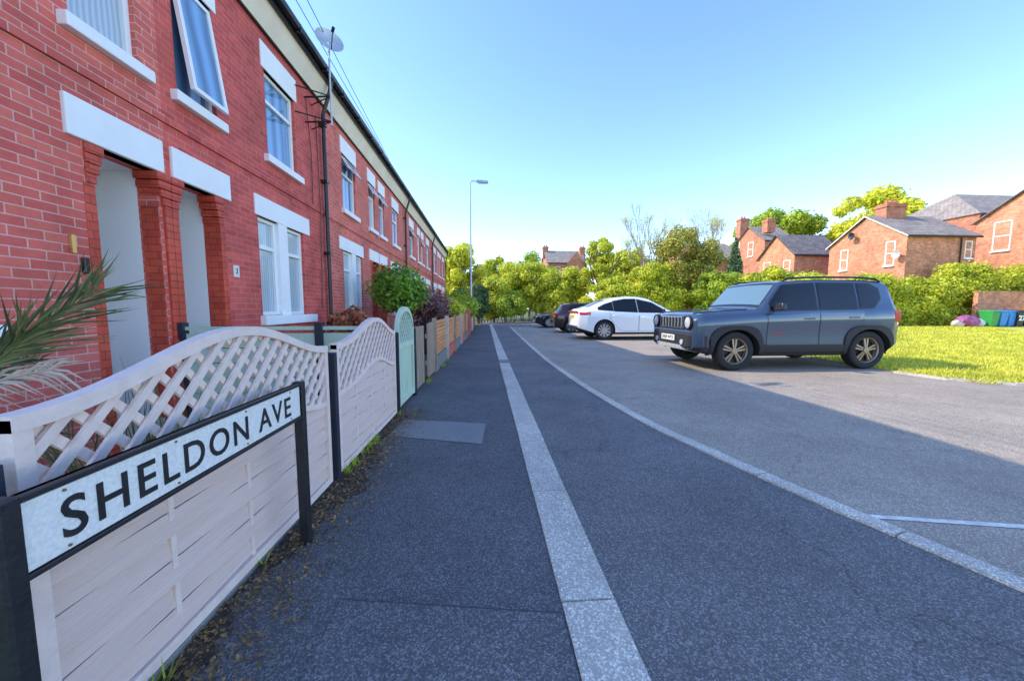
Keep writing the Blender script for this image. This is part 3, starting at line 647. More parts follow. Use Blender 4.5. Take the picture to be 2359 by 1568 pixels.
# ------------------------------------------------------------------ CARS
def paint(name, c, metal=.3, rough=.3, coat=1): return mat(name, c, rough, metal=metal, coat=coat, noise=.0)
m, nt, b = newmat('car_glass'); b.inputs['Base Color'].default_value = (.008, .010, .012, 1); b.inputs['Roughness'].default_value = .03; b.inputs['Specular IOR Level'].default_value = .5; CG = m
m, nt, b = newmat('windscreen_glass'); b.inputs['Base Color'].default_value = (.12, .20, .22, 1); b.inputs['Roughness'].default_value = .04; b.inputs['Specular IOR Level'].default_value = .8; b.inputs['Coat Weight'].default_value = .5; CW = m
M['tyre'] = mat('tyre_rubber', (.02, .02, .021), .85, noise=.2, nscale=30)
M['clad'] = mat('grey_black_cladding', (.018, .018, .02), .65, noise=.1, nscale=20)
M['alloy'] = mat('alloy_silver', (.62, .62, .63), .3, metal=.9, noise=.03)
M['alloyD'] = mat('alloy_bronze_grey', (.34, .26, .19), .4, metal=.5, noise=.05)
M['discd'] = mat('wheel_dark', (.010, .010, .011), .5, noise=0)
M['lampc'] = mat('headlamp_clear', (.75, .78, .8), .08, metal=.3, coat=1, noise=0)
M['lampr'] = mat('tail_lamp_red', (.6, .015, .02), .15, coat=1, noise=0)
M['platew'] = mat('number_plate_white', (.88, .87, .82), .4, noise=0)
M['platey'] = mat('number_plate_yellow', (.9, .65, .06), .4, noise=0)
M['redm'] = mat('red_badge', (.5, .03, .03), .4, noise=0)
def wheel(root, x, sgn, yt, Rw, nsp, sm, wd=.11):
    c = (x, sgn*yt, Rw); s = sgn
    mb = MB(); mb.lathe([(.66*Rw, -wd*s), (.94*Rw, -wd*s), (Rw, -wd*.7*s), (Rw, wd*.7*s), (.985*Rw, wd*.9*s), (.93*Rw, wd*s), (.72*Rw, wd*1.0*s), (.67*Rw, wd*.85*s), (.66*Rw, -wd*s)], c, 'y', 40)
    w = mb.build('wheel', M['tyre'], root, local=True, smooth=True, sharp=50)
    mb = MB(); mb.lathe([(.0, wd*.2*s), (.66*Rw, wd*.15*s)], c, 'y', 32); mb.build('brake_disc', M['discd'], w, local=True)
    mb = MB(); mb.lathe([(.62*Rw, wd*.1*s), (.635*Rw, wd*.8*s), (.675*Rw, wd*.92*s), (.68*Rw, wd*.5*s)], c, 'y', 40)
    for k in range(nsp):
        for da, ww in (((-.15, .012), (.15, .012)) if nsp == 5 else ((0, .02),)):
            a = 2*math.pi*k/nsp+.3; r0, r1 = .1*Rw, .63*Rw; a1 = a+da
            e = Vector((math.cos(a), 0, math.sin(a))); e1 = Vector((math.cos(a1), 0, math.sin(a1))); p = Vector((-math.sin(a), 0, math.cos(a)))
            C = Vector(c); A_ = C+e*r0+p*da*.25*Rw; B_ = C+e1*r1
            ya, yb = Vector((0, s*wd*.75, 0)), Vector((0, s*wd*.62, 0)); th = Vector((0, -s*.03, 0))
            mb.hexa([A_-p*ww+ya, A_+p*ww+ya, B_+p*ww*1.5+yb, B_-p*ww*1.5+yb, A_-p*ww+ya+th, A_+p*ww+ya+th, B_+p*ww*1.5+yb+th, B_-p*ww*1.5+yb+th])
    mb.tube([(c[0], c[1]+s*wd*.4, c[2]), (c[0], c[1]+s*wd*.85, c[2])], .15*Rw, 16)
    mb.build('rim', sm, w, local=True, smooth=True, sharp=30)
def car(P):
    root = thing(P['name'], P['label'], 'car', P['loc'], P.get('rot', 0), group='cars parked side by side across the road', scale=P.get('scale', 1))
    Ln = P['L']; xs = np.unique(np.concatenate([np.linspace(0, Ln, 90), [.02, .05, Ln-.02, Ln-.05]]))
    fine = np.linspace(-.3, Ln+.3, 600); SM = P.get('sm', 1)
    def mk(keys, sm=.07):
        sm *= SM
        k = np.array(keys, float); v = np.interp(fine, k[:, 0], k[:, 1]); n = max(1, int(sm/((Ln+.6)/600))); ker = np.hanning(n+2); ker /= ker.sum()
        vv = np.convolve(np.pad(v, n+2, mode='edge'), ker, mode='same')[n+2:-(n+2)]
        return lambda x: float(np.interp(x, fine, vv))
    ft, fb, fw, fwt, fz = mk(P['top'], .12), mk(P['belt'], .2), mk(P['wm'], .1), mk(P['wt'], .15), mk(P['zb'], .1)
    zc = P['zclad']; crease = P.get('crease', 0)
    def sect(x):
        zb, wm, wt, zt = fz(x), fw(x), fwt(x), ft(x); be = min(fb(x), zt-.07); z3 = max(zc, zb+.08); wt = min(wt, wm-.06)
        return [(0, zb), (wm-.14, zb), (wm-.04, zb+.04), (wm-.012, z3), (wm-crease, z3+(be-z3)*.4), (wm, z3+(be-z3)*.72), (wm-.012, be-.035), (wm-.035, be), ((wm-.035)*.5+wt*.5+.004, (be+zt-.05)/2), (wt, zt-.05), (wt-.045, zt-.014), (wt*.55, zt+.004), (0, zt+.012)]
    def side(x, z):
        s = sect(x)[1:10]; return float(np.interp(z, [q[1] for q in s], [q[0] for q in s]))
    def topz(x, y):
        s = sect(x)[9:]; return float(np.interp(abs(y), [q[0] for q in reversed(s)], [q[1] for q in reversed(s)]))
    mb = MB(); K = 13; ring = 2*K-2; vs = []
    for x in xs:
        s = sect(x); vs += [(x, w, z) for w, z in s]+[(x, -w, z) for w, z in reversed(s[1:-1])]
    n0 = len(xs); mb.v = vs
    for i in range(n0-1):
        for j in range(ring):
            j2 = (j+1) % ring; jj = j if j < K-1 else ring-1-j
            mb.f.append([i*ring+j, i*ring+j2, (i+1)*ring+j2, (i+1)*ring+j]); mb.m.append(1 if jj < 3 else 0)
    mb.f.append(list(range(ring))); mb.m.append(0); mb.f.append(list(range((n0-1)*ring, n0*ring))); mb.m.append(0)
    body = mb.build('body', [P['paint'], M['clad']], root, local=True)
    cut = MB(); Rw = P['R']; cr = Rw+P.get('gap', .06)
    for x in P['wx']:
        for s in (-1, 1): cut.tube([(x, s*(fw(x)-.34), Rw+.01), (x, s*(fw(x)+.3), Rw+.01)], cr, 36, mi=1)
    co = cut.build('cutter', [P['paint'], M['clad']], root, local=True)
    md = body.modifiers.new('b', 'BOOLEAN'); md.object = co; md.operation = 'DIFFERENCE'; md.solver = 'EXACT'
    bpy.context.view_layer.update()
    me = bpy.data.meshes.new_from_object(body.evaluated_get(bpy.context.evaluated_depsgraph_get())); body.modifiers.clear(); body.data = me; bpy.data.objects.remove(co)
    me.polygons.foreach_set('use_smooth', [True]*len(me.polygons)); me.set_sharp_from_angle(angle=R(32))
    for x in P['wx']:
        for s in (-1, 1): wheel(root, x, s, fw(x)-.135, Rw, P.get('nsp', 5), P.get('rim', M['alloy']))
    def panel(cols, off, s, nu=14, nv=7):
        C_ = np.array(cols, float)
        def fn(u, v):
            x = C_[0, 0]+(C_[-1, 0]-C_[0, 0])*u; zl = np.interp(x, C_[:, 0], C_[:, 1]); zh = np.interp(x, C_[:, 0], C_[:, 2]); z = zl+(zh-zl)*v
            return (x, s*(side(x, z)+off), z)
        return lambda mb: mb.grid(fn, nu, nv)
    for s in (-1, 1):
        for cols in P['doors']:
            g = [(cols[0][0]-.009, cols[0][1]-.009, cols[0][2])]+[(c[0], c[1]-.009, c[2]) for c in cols[1:-1]]+[(cols[-1][0]+.009, cols[-1][1]-.009, cols[-1][2])]
            mb = MB(); panel(g, .0015, s)(mb); mb.build('door_gap', M['black'], root, local=True)
            mb = MB(); panel(cols, .005, s)(mb); d = mb.build('door', P['paint'], root, local=True, smooth=True)
            hx = cols[-1][0]-.2; hz = cols[-1][2]-.13; mb = MB(); yv = side(hx, hz)+.004
            mb.tube([(hx-.09, s*(yv+.0), hz), (hx-.07, s*(yv+.03), hz), (hx+.07, s*(yv+.03), hz+.004), (hx+.09, s*yv, hz)], .013, 6); mb.build('handle', P['paint'], d, local=True, smooth=True)
        mb = MB(); 
        for cols in P['win']:
            c2 = [(cols[0][0]-.02, cols[0][1]-.02, cols[0][2]+.02)]+[(c[0], c[1]-.02, c[2]+.02) for c in cols[1:-1]]+[(cols[-1][0]+.02, cols[-1][1]-.02, cols[-1][2]+.02)]
            panel(c2, .005, s)(mb)
        mb.build('window_trim', M['black'], root, local=True)
        for cols in P['win']:
            mb = MB(); panel(cols, .009, s)(mb); mb.build('side_window', CG, root, local=True, smooth=True)
        mx, mz = P['mirror']; yv = side(mx, mz)
        mb = MB(); mb.hexa([(mx-.02, s*(yv+.05), mz-.01), (mx+.1, s*(yv+.05), mz-.01), (mx+.08, s*(yv+.24), mz), (mx, s*(yv+.23), mz), (mx, s*(yv+.06), mz+.13), (mx+.09, s*(yv+.06), mz+.13), (mx+.08, s*(yv+.22), mz+.15), (mx+.02, s*(yv+.22), mz+.14)])
        mb.box(mx+.01, mx+.06, min(s*(yv-.02), s*(yv+.07)), max(s*(yv-.02), s*(yv+.07)), mz, mz+.04); mb.build('wing_mirror', P.get('mirmat', M['black']), root, local=True, smooth=True, bevel=.02)
    def glass(nm, x0, x1, m_, fr=.06, off=.008, trim=.03):
        for nn, e, mm, o_ in (('glass_trim', trim, M['black'], off*.5), (nm, 0, m_, off)):
            mb = MB()
            def fn(u, v):
                x = (x0-e)+(x1-x0+2*e)*u; w = (fwt(x)-fr+e); w = min(w, fw(x)-.16) ; y = -w+2*w*v
                sl = (topz(x+.02, 0)-topz(x-.02, 0))/.04; nv = Vector((-sl, 0, 1)).normalized()*o_
                return (x+nv.x, y, topz(x, y)+nv.z)
            mb.grid(fn, 14, 12); mb.build(nn, mm, root, local=True, smooth=True)
    glass('windscreen', P['ws'][0], P['ws'][1], CW); glass('rear_window', P['rw'][0], P['rw'][1], CG)
    return root, side, topz, fw
# blue-grey boxy SUV
js = 1.055
P = dict(name='parked_car', label='blue grey boxy SUV with black cladding and roof rails, nearest parked car', L=3.98, loc=(4.81-.76*js, 6.72+.9*js, 0), scale=js, sm=.3, crease=.018, paint=paint('slate_blue_paint', (.058, .088, .138), .35, .24, .9),
 top=[(0, 1.0), (.05, 1.03), (.12, 1.05), (.6, 1.085), (1.12, 1.12), (1.24, 1.16), (1.60, 1.61), (1.68, 1.65), (2.4, 1.685), (3.3, 1.685), (3.78, 1.65), (3.84, 1.60), (3.91, 1.14), (3.94, 1.02), (3.98, .98)],
 belt=[(0, .95), (.12, .97), (1.2, 1.06), (2.2, 1.10), (3.2, 1.12), (4.1, 1.14)], wm=[(0, .80), (.04, .85), (.14, .895), (.6, .905), (3.5, .905), (3.86, .89), (3.98, .85)],
 wt=[(0, .74), (.14, .84), (1.1, .85), (1.25, .80), (1.60, .73), (2.2, .73), (3.4, .72), (3.82, .70), (3.91, .79), (3.98, .77)], zb=[(0, .36), (.35, .27), (1, .25), (3.2, .25), (3.8, .32), (4.0, .42)], zclad=.43,
 wx=(.76, 3.36), R=.355, gap=.075, doors=[[(1.34, .47, 1.05), (1.5, .47, 1.06), (2.34, .47, 1.08)], [(2.36, .47, 1.08), (2.85, .47, 1.09), (3.0, .6, 1.095), (3.22, .84, 1.1)]],
 win=[[(1.42, 1.12, 1.22), (1.68, 1.12, 1.56), (2.30, 1.13, 1.60)], [(2.37, 1.13, 1.60), (3.1, 1.14, 1.60)], [(3.17, 1.15, 1.60), (3.44, 1.16, 1.59), (3.60, 1.34, 1.50)]], mirror=(1.44, 1.10), ws=(1.28, 1.58), rw=(3.86, 3.895), rim=M['alloyD'])
root, side, topz, fw = car(P)
pw_ = lambda v: math.copysign(abs(v)**.55, v)
for x in P['wx']:
    for s in (-1, 1):
        mb = MB()
        def ring(r0, r1, o0, o1):
            def fn(u, v):
                a = R(-8)+R(196)*u; r = r0+(r1-r0)*v; k_ = (r-.42)/.08; cx2 = math.cos(a)*(1-k_)+pw_(math.cos(a))*k_*1.0; sz2 = math.sin(a)*(1-k_)+pw_(math.sin(a))*k_
                xx = x+r*cx2*1.03; zz = max(.27, .35+r*sz2*.95)
                return (xx, s*(side(min(3.95, max(.02, xx)), zz)+o0+(o1-o0)*v), zz)
            return fn
        mb.grid(ring(.425, .49, .034, .030), 26, 2); mb.grid(ring(.49, .50, .030, -.01), 26, 1); mb.grid(ring(.425, .42, .034, -.06), 26, 1)
        mb.build('wheel_arch_trim', M['clad'], root, local=True, smooth=True)
for s in (-1, 1):
    mb = MB(); mb.grid(lambda u, v: (1.22+1.66*u, s*(side(1.22+1.66*u, .27+.20*v)+.022), .27+.20*v), 10, 3); mb.build('sill_cladding', M['clad'], root, local=True)
    mb = MB(); pts = [(x, s*.67, topz(x, .6)+.045) for x in np.linspace(1.85, 3.6, 9)]; pts = [(1.76, s*.67, topz(1.76, .6))]+pts+[(3.72, s*.67, topz(3.72, .6))]; mb.tube(pts, .019, 8); mb.build('roof_rail', M['black'], root, local=True, smooth=True)
    # bonnet crease
    mb = MB(); mb.tube([(x, s*.62, topz(x, .62)+.006) for x in np.linspace(.08, 1.12, 10)], .014, 6); mb.build('bonnet_ridge', P['paint'], root, local=True, smooth=True)
    # headlight
    cx_, cy_, cz_ = -.005, s*.63, .875
    mb = MB(); mb.lathe([(.13, .03), (.13, -.035), (.112, -.045), (.104, -.03)], (cx_, cy_, cz_), 'x', 32); hr = mb.build('headlight', M['black'], root, local=True, smooth=True)
    mb = MB(); mb.lathe([(0, -.05), (.06, -.047), (.106, -.027)], (cx_, cy_, cz_), 'x', 32); mb.build('lens', M['lampc'], hr, local=True, smooth=True)
    mb = MB(); mb.lathe([(0, -.03), (.05, -.03), (.055, .03)], (-.045, s*.5, .5), 'x', 20); mb.build('fog_light', M['lampc'], root, local=True)
    mb = MB(); mb.box(3.84, 3.975, min(s*.75, s*.89), max(s*.75, s*.89), .88, 1.1); mb.build('tail_light', M['lampr'], root, local=True, bevel=.02)
MB().box(-.02, .0, -.48, .48, .74, .995).build('grille_panel', P['paint'], root, local=True, bevel=.01)
for k in range(7):
    yc = (k-3)*.122; g = MB().box(-.038, -.015, yc-.048, yc+.048, .76, .98).build('grille_bar', M['alloy'], root, local=True, bevel=.012)
    MB().box(-.042, -.03, yc-.034, yc+.034, .775, .965).build('grille_slot', M['discd'], g, local=True)
mb = MB(); mb.hexa([(-.07, -.68, .40), (.2, -.91, .40), (.2, .91, .40), (-.07, .68, .40), (-.05, -.70, .68), (.2, -.92, .66), (.2, .92, .66), (-.05, .70, .68)]); bp = mb.build('bumper', M['clad'], root, local=True, bevel=.03)
MB().hexa([(-.03, -.72, .615), (.14, -.875, .615), (.14, .875, .615), (-.03, .72, .615), (-.03, -.72, .72), (.14, -.88, .72), (.14, .88, .72), (-.03, .72, .72)]).build('bumper_top', P['paint'], root, local=True, bevel=.015)
MB().hexa([(-.075, -.5, .36), (.2, -.6, .30), (.2, .6, .30), (-.075, .5, .36), (-.078, -.46, .44), (.0, -.5, .44), (.0, .5, .44), (-.078, .46, .44)]).build('skid_plate', M['steel'], root, local=True)
pl = MB().box(-.085, -.072, -.26, .26, .51, .62).build('number_plate', M['platew'], root, local=True)
text('plate_text', 'DE69 WYX', .075, (-.086, .225, .528), (0, -1, 0), (0, 0, 1), (-1, 0, 0), M['signb'], pl, width=.45, local=True, off=.02)
text('side_badge', 'RENEGADE', .035, (1.44, -(side(1.6, .66)+.007), .66), (1, 0, 0), (0, 0, 1), (0, -1, 0), M['redm'], root, width=.24, local=True, off=.01)
# white sloping crossover, tail towards the road
P2 = dict(name='parked_car', label='white sloping roofed car parked with its tail to the road', L=4.75, loc=(3.5+4.75*1.05, 14.65, 0), rot=math.pi, scale=1.05, paint=paint('pearl_white_paint', (.90, .89, .87), 0, .3),
 top=[(0, .58), (.06, .72), (.3, .84), (1.15, 1.03), (1.3, 1.08), (2.0, 1.48), (2.4, 1.57), (2.8, 1.585), (3.4, 1.53), (3.9, 1.38), (4.35, 1.19), (4.55, 1.13), (4.68, 1.10), (4.72, .98), (4.75, .8)],
 belt=[(0, .7), (.3, .78), (1.2, .93), (2.5, .98), (3.6, 1.02), (4.3, 1.06), (4.7, 1.0)], wm=[(0, .55), (.1, .74), (.35, .9), (.9, .955), (3.8, .955), (4.4, .91), (4.7, .78), (4.75, .7)],
 wt=[(0, .45), (.3, .72), (1.2, .80), (1.9, .62), (2.5, .58), (3.4, .57), (4.1, .60), (4.5, .72), (4.75, .6)], zb=[(0, .3), (.4, .2), (4.2, .2), (4.75, .36)], zclad=.27, crease=.012,
 wx=(.9, 3.79), R=.35, gap=.045, nsp=10, doors=[[(1.5, .34, .93), (2.52, .34, .96)], [(2.54, .34, .965), (3.2, .34, .985), (3.45, .6, 1.0), (3.6, .8, 1.01)]],
 win=[[(1.5, 1.0, 1.06), (1.95, 1.0, 1.34), (2.52, 1.01, 1.47)], [(2.58, 1.01, 1.475), (3.0, 1.03, 1.47), (3.42, 1.05, 1.39)], [(3.47, 1.06, 1.37), (3.75, 1.08, 1.28), (4.0, 1.1, 1.15)]], mirror=(1.62, .98), ws=(1.38, 1.98), rw=(3.72, 4.3), mirmat=M['black'])
root, side, topz, fw = car(P2)
for s in (-1, 1):
    mb = MB(); mb.grid(lambda u, v: (4.3+.42*u, s*(side(4.3+.42*u, .93+.1*v*(1-.3*u))+.008), .90+.11*v), 8, 2); mb.build('tail_light', M['lampr'], root, local=True)
mb = MB(); mb.box(4.72, 4.77, -.62, .62, .98, 1.05); mb.build('light_bar', M['lampr'], root, local=True, bevel=.01)
mb = MB(); mb.box(4.6, 4.775, -.68, .68, .34, .5); mb.build('bumper', M['black'], root, local=True, bevel=.03)
pl = MB().box(4.755, 4.775, -.26, .26, .78, .89).build('number_plate', M['platey'], root, local=True)
text('plate_text', 'MJ21 ZTK', .07, (4.776, -.22, .80), (0, 1, 0), (0, 0, 1), (1, 0, 0), M['signb'], pl, width=.44, local=True, off=.02)
# dark hatchback
P3 = dict(name='parked_car', label='dark car with red tail lights between the white and black cars', L=4.2, loc=(3.4+4.2, 18.7, 0), rot=math.pi, paint=paint('dark_maroon_paint', (.04, .012, .016), .3, .3),
 top=[(0, .6), (.08, .8), (.9, .98), (1.1, 1.02), (1.8, 1.42), (2.2, 1.48), (3.4, 1.45), (3.8, 1.38), (4.05, 1.05), (4.15, .95), (4.2, .8)],
 belt=[(0, .7), (1.2, .92), (3, .97), (4.2, 1.0)], wm=[(0, .62), (.2, .8), (.5, .88), (3.7, .89), (4.1, .8), (4.2, .74)], wt=[(0, .5), (1.1, .76), (1.8, .6), (3.6, .58), (4.0, .66), (4.2, .6)],
 zb=[(0, .3), (.4, .2), (3.8, .2), (4.2, .32)], zclad=.28, wx=(.8, 3.4), R=.32, doors=[[(1.3, .34, .9), (2.3, .34, .93)], [(2.32, .34, .93), (3.0, .34, .95), (3.15, .7, .96)]],
 win=[[(1.4, .98, 1.02), (1.8, .98, 1.33), (2.28, 1.0, 1.39)], [(2.34, 1.0, 1.39), (3.2, 1.02, 1.37), (3.5, 1.1, 1.25)]], mirror=(1.5, .95), ws=(1.16, 1.78), rw=(3.82, 4.02), mirmat=M['black'])
root, side, topz, fw = car(P3)
for s in (-1, 1): MB().box(4.08, 4.19, min(s*.5, s*.78), max(s*.5, s*.78), .8, .98).build('tail_light', M['lampr'], root, local=True, bevel=.02)
MB().box(4.185, 4.2, -.26, .26, .5, .6).build('number_plate', M['platey'], root, local=True)
P4 = dict(name='parked_car', label='black saloon with bright multi spoke wheels, farthest parked car', L=4.6, loc=(3.1, 23.4, 0), paint=paint('black_paint', (.012, .014, .018), .3, .2),
 top=[(0, .58), (.08, .74), (.4, .84), (1.3, .97), (1.45, 1.0), (2.2, 1.38), (2.6, 1.44), (3.1, 1.42), (3.8, 1.18), (4.1, 1.06), (4.5, 1.02), (4.55, .92), (4.6, .75)],
 belt=[(0, .7), (1.3, .88), (3.5, .94), (4.6, .98)], wm=[(0, .6), (.2, .8), (.5, .9), (4.1, .91), (4.5, .8), (4.6, .74)], wt=[(0, .5), (1.3, .8), (2.1, .6), (3.2, .57), (3.9, .66), (4.5, .7)],
 zb=[(0, .28), (.4, .17), (4.2, .17), (4.6, .32)], zclad=.24, wx=(.85, 3.7), R=.34, gap=.04, nsp=12, doors=[[(1.5, .3, .88), (2.6, .3, .91)], [(2.62, .3, .91), (3.2, .3, .93), (3.4, .6, .93)]],
 win=[[(1.65, .94, .98), (2.1, .94, 1.26), (2.6, .96, 1.35)], [(2.65, .96, 1.35), (3.1, .98, 1.32), (3.6, 1.0, 1.12)]], mirror=(1.7, .92), ws=(1.52, 2.18), rw=(3.15, 3.75))
root, side, topz, fw = car(P4)
for s in (-1, 1): MB().hexa([(.02, s*.45, .6), (.3, s*.86, .62), (.32, s*.84, .62), (.1, s*.4, .6), (.06, s*.45, .69), (.33, s*.86, .72), (.35, s*.8, .72), (.14, s*.4, .69)]).build('headlight', M['lampc'], root, local=True)
MB().box(-.012, .0, -.26, .26, .36, .47).build('number_plate', M['platew'], root, local=True); MB().box(-.006, .02, -.45, .45, .5, .66).build('grille', M['discd'], root, local=True)

# ------------------------------------------------------------------ FAR HOUSES
def gable_house(label, X0, X1, Y0, Y1, ze, za, brick, roofm, wins=(), swins=(), chims=(), over=.2, white=False, hip=0):
    """ridge along x, gable walls at X0 and X1"""
    h = thing('brick_house', label, 'house', ((X0+X1)/2, (Y0+Y1)/2, 0)); ym = (Y0+Y1)/2
    mb = MB()
    if hip: mb.prism([(X0, Y0, -.05), (X0, Y0, ze), (X0, Y1, ze), (X0, Y1, -.05)], (X1-X0, 0, 0))
    else: mb.prism([(X0, Y0, -.05), (X0, Y0, ze), (X0, ym, za-.12), (X0, Y1, ze), (X0, Y1, -.05)], (X1-X0, 0, 0))
    mb.build('wall', M[brick], h)
    mb = MB(); sl = (za-ze)/(ym-Y0)
    if hip:
        A_, B_, C_, D_ = (X0-over, Y0-over, ze), (X1+over, Y0-over, ze), (X1+over, Y1+over, ze), (X0-over, Y1+over, ze); E_, F_ = (X0+hip, ym, za), (X1, ym, za)
        mb.add([A_, B_, C_, D_, E_, F_], [(0, 1, 5, 4), (1, 2, 5), (2, 3, 4, 5), (3, 0, 4), (3, 2, 1, 0)])
    else:
        for Ye, sg in ((Y0, -1), (Y1, 1)):
            e = (X0-over, Ye+sg*over, ze-sl*over+.02); r = (X0-over, ym, za); mb.prism([e, r, (r[0], r[1], r[2]+.1), (e[0], e[1], e[2]+.1)], (X1-X0+2*over, 0, 0))
    rf = mb.build('roof', M[roofm], h)
    if not hip:
        mb = MB()
        for Ye, sg in ((Y0, -1), (Y1, 1)):
            e = (X0-over-.03, Ye+sg*over, ze-sl*over-.02); r = (X0-over-.03, ym, za-.04); mb.prism([e, r, (r[0], r[1], r[2]+.07), (e[0], e[1], e[2]+.07)], (.025, 0, 0))
        mb.build('bargeboard', M['upvc'] if white else M['black'], h)
    MB().tube([(X0-over, Y0-over-.03, ze-sl*over), (X1+over, Y0-over-.03, ze-sl*over)], .06, 6).build('gutter', M['black'], h)
    for (cx, cy, w, d, zt, pots) in chims:
        mb = MB(); mb.box(cx-w/2, cx+w/2, cy-d/2, cy+d/2, za-1.2, zt); mb.box(cx-w/2-.07, cx+w/2+.07, cy-d/2-.07, cy+d/2+.07, zt-.3, zt-.12); mb.build('chimney', M['brickD'], rf)
        for k in range(pots): MB().tube([(cx+(k-(pots-1)/2)*.4, cy, zt), (cx+(k-(pots-1)/2)*.4, cy, zt+.35)], [.14, .11], 8).build('chimney_pot', M['terra'], rf)
    TX = lambda a, z, d: (X0-d, a, z); TY = lambda a, z, d: (a, Y0-d, z)
    for (y0, y1, z0, z1) in wins: window(TX, h, y0, y1, z0, z1, off=.07, pane='paneD', bar=.07, sill=.1, lintel=0, transom=.5, so=.04)
    for (x0, x1, z0, z1) in swins: window(TY, h, x0, x1, z0, z1, off=.07, pane='paneD', bar=.07, sill=.1, lintel=0, transom=.5, so=.04)
    return h
def wy(X, px0, px1, py0, py1):
    a = atX(px0, py1, X); b = atX(px1, py0, X); return (b.y, a.y, a.z, atX(px0, py0, X).z)
X = 31.6
hB = gable_house('orange brick house with a slate roof and broad chimney, left of the right edge house', X, 37.3, 26, 32.3, 6.7, 8.75, 'brickO', 'slateW', wins=[wy(X, 1934, 1955, 578, 624), wy(X, 2037, 2064, 558, 613)], swins=[(36.4, 37.0, 5.0, 6.3)], chims=[(33.6, 29.1, 1.7, .9, 9.75, 3)], white=True)
MB().tube([(36.0, 25.93, 0), (36.0, 25.93, 6.5)], .05, 6).build('downpipe', M['black'], hB)
X = 30.6
gable_house('smaller orange brick house left of the broad chimney house', X, 35.6, 35, 39.8, 6.6, 8.8, 'brickO', 'slate', wins=[wy(X, 1758, 1776, 606, 640), wy(X, 1803, 1821, 601, 640)])
X = 42.9
gable_house('orange brick house cut off by the right edge of the view', X, 50, 20.5, 30, 8.6, 11.85, 'brickO', 'slateW', wins=[wy(X, 2284, 2333, 514, 580)])
gable_house('long brown tiled roof house behind the broad chimney house', 46, 66, 32, 42, 10.0, 13.3, 'brickD', 'slateW', hip=4)
X = 36
gable_house('tall dark red brick house with twin chimneys behind the SUV', X, 40, 46, 52, 10.0, 12.2, 'brickD', 'slateW', wins=[wy(X, 1692, 1704, 560, 590), wy(X, 1722, 1736, 560, 592)], chims=[(36.9, 46.6, 1.1, .9, 12.6, 2), (36.9, 51.6, 1.3, .9, 13.9, 2)])
gable_house('long slate roofed house seen over the hedge left of the twin chimneys', 33, 41, 54, 70, 8.4, 12.2, 'brickD', 'slateW', chims=[(34, 68, 1.1, .9, 12.4, 2)])
h = gable_house('distant brick house with two chimneys above the green bushes', 10.2, 16.5, 60, 67, 8.6, 10.9, 'brickD', 'slateW', swins=[(14.3, 15.1, 6.3, 7.9), (11.4, 12.2, 6.3, 7.9)], chims=[(10.3, 63.5, .9, .9, 11.6, 2), (16.4, 62.5, .9, .9, 11.4, 2)])
MB().prism([(13.2, 59.7, -.05), (13.2, 59.7, 8.4), (14.8, 59.7, 10.3), (16.3, 59.7, 8.4), (16.3, 59.7, -.05)], (0, .29, 0)).build('front_gable', M['brickD'], h)
for x, y, z, lab in ((31.45, 29.9, 7.3, 'small dark satellite dish on the broad chimney house gable'), (31.45, 26.3, 5.3, 'small dish low on the corner of the broad chimney house')):
    t = thing('satellite_dish', lab, 'satellite dish', (x, y, z)); mb = MB(); mb.lathe([(0, -.25), (.15, -.27), (.3, -.33)], (x, y, z), 'x', 18); mb.build('dish', M['steel'] if z < 6 else M['black'], t, smooth=True); MB().tube([(x+.15, y, z-.1), (x-.25, y, z)], .03, 6).build('bracket', M['black'], t)
# low brick wall & bins
o = MB().box(33.0, 46, 22.6, 22.85, 0, 2.35).build('garden_wall', M['brickO'], loc=(36, 22.7, 0)); tag(o, 'brick boundary wall behind the wheelie bins at the right', 'wall')
def bin_(px, m, lab, Y=21.8, num=None):
    p = atY(px, 740, Y); x = p.x; t = thing('wheelie_bin', lab, 'bin', (x, Y, 0), group='wheelie bins by the hedge'); mb = MB()
    mb.hexa([(x-.22, Y-.27, .05), (x+.22, Y-.27, .05), (x+.22, Y+.25, .05), (x-.22, Y+.25, .05), (x-.29, Y-.36, .97), (x+.29, Y-.36, .97), (x+.29, Y+.36, .97), (x-.29, Y+.36, .97)]); mb.build('body', m, t, bevel=.03)
    mb = MB(); mb.hexa([(x-.31, Y-.4, .972), (x+.31, Y-.4, .972), (x+.31, Y+.38, .972), (x-.31, Y+.38, .972), (x-.27, Y-.34, 1.04), (x+.27, Y-.34, 1.04), (x+.29, Y+.38, 1.09), (x-.29, Y+.38, 1.09)]); mb.build('lid', m, t, bevel=.02)
    for s in (-1, 1): MB().tube([(x+s*.2, Y+.24, .1), (x+s*.26, Y+.24, .1)], .1, 12).build('wheel', M['black'], t)
    if num: text('number', num, .34, (x, Y-.345, .4), (1, 0, 0), (0, 0, 1), (0, -1, 0), M['platew'], t, center=True, off=.03, ext=.02)
    return t
mg = mat('bin_green', (.03, .30, .06), .5, noise=.25); mbl = mat('bin_blue', (.03, .23, .62), .5, noise=.25); mk_ = mat('bin_black', (.02, .02, .022), .5)
bin_(2278, mg, 'bright green wheelie bin left of the blue ones'); bin_(2298, mbl, 'first blue wheelie bin, beside the green one'); bin_(2317, mbl, 'second blue wheelie bin, beside the black ones', Y=21.9)
bin_(2336, mk_, 'black wheelie bin with white number 27', num='27'); bin_(2356, mk_, 'black wheelie bin with white number 4 at the right edge', num='4')
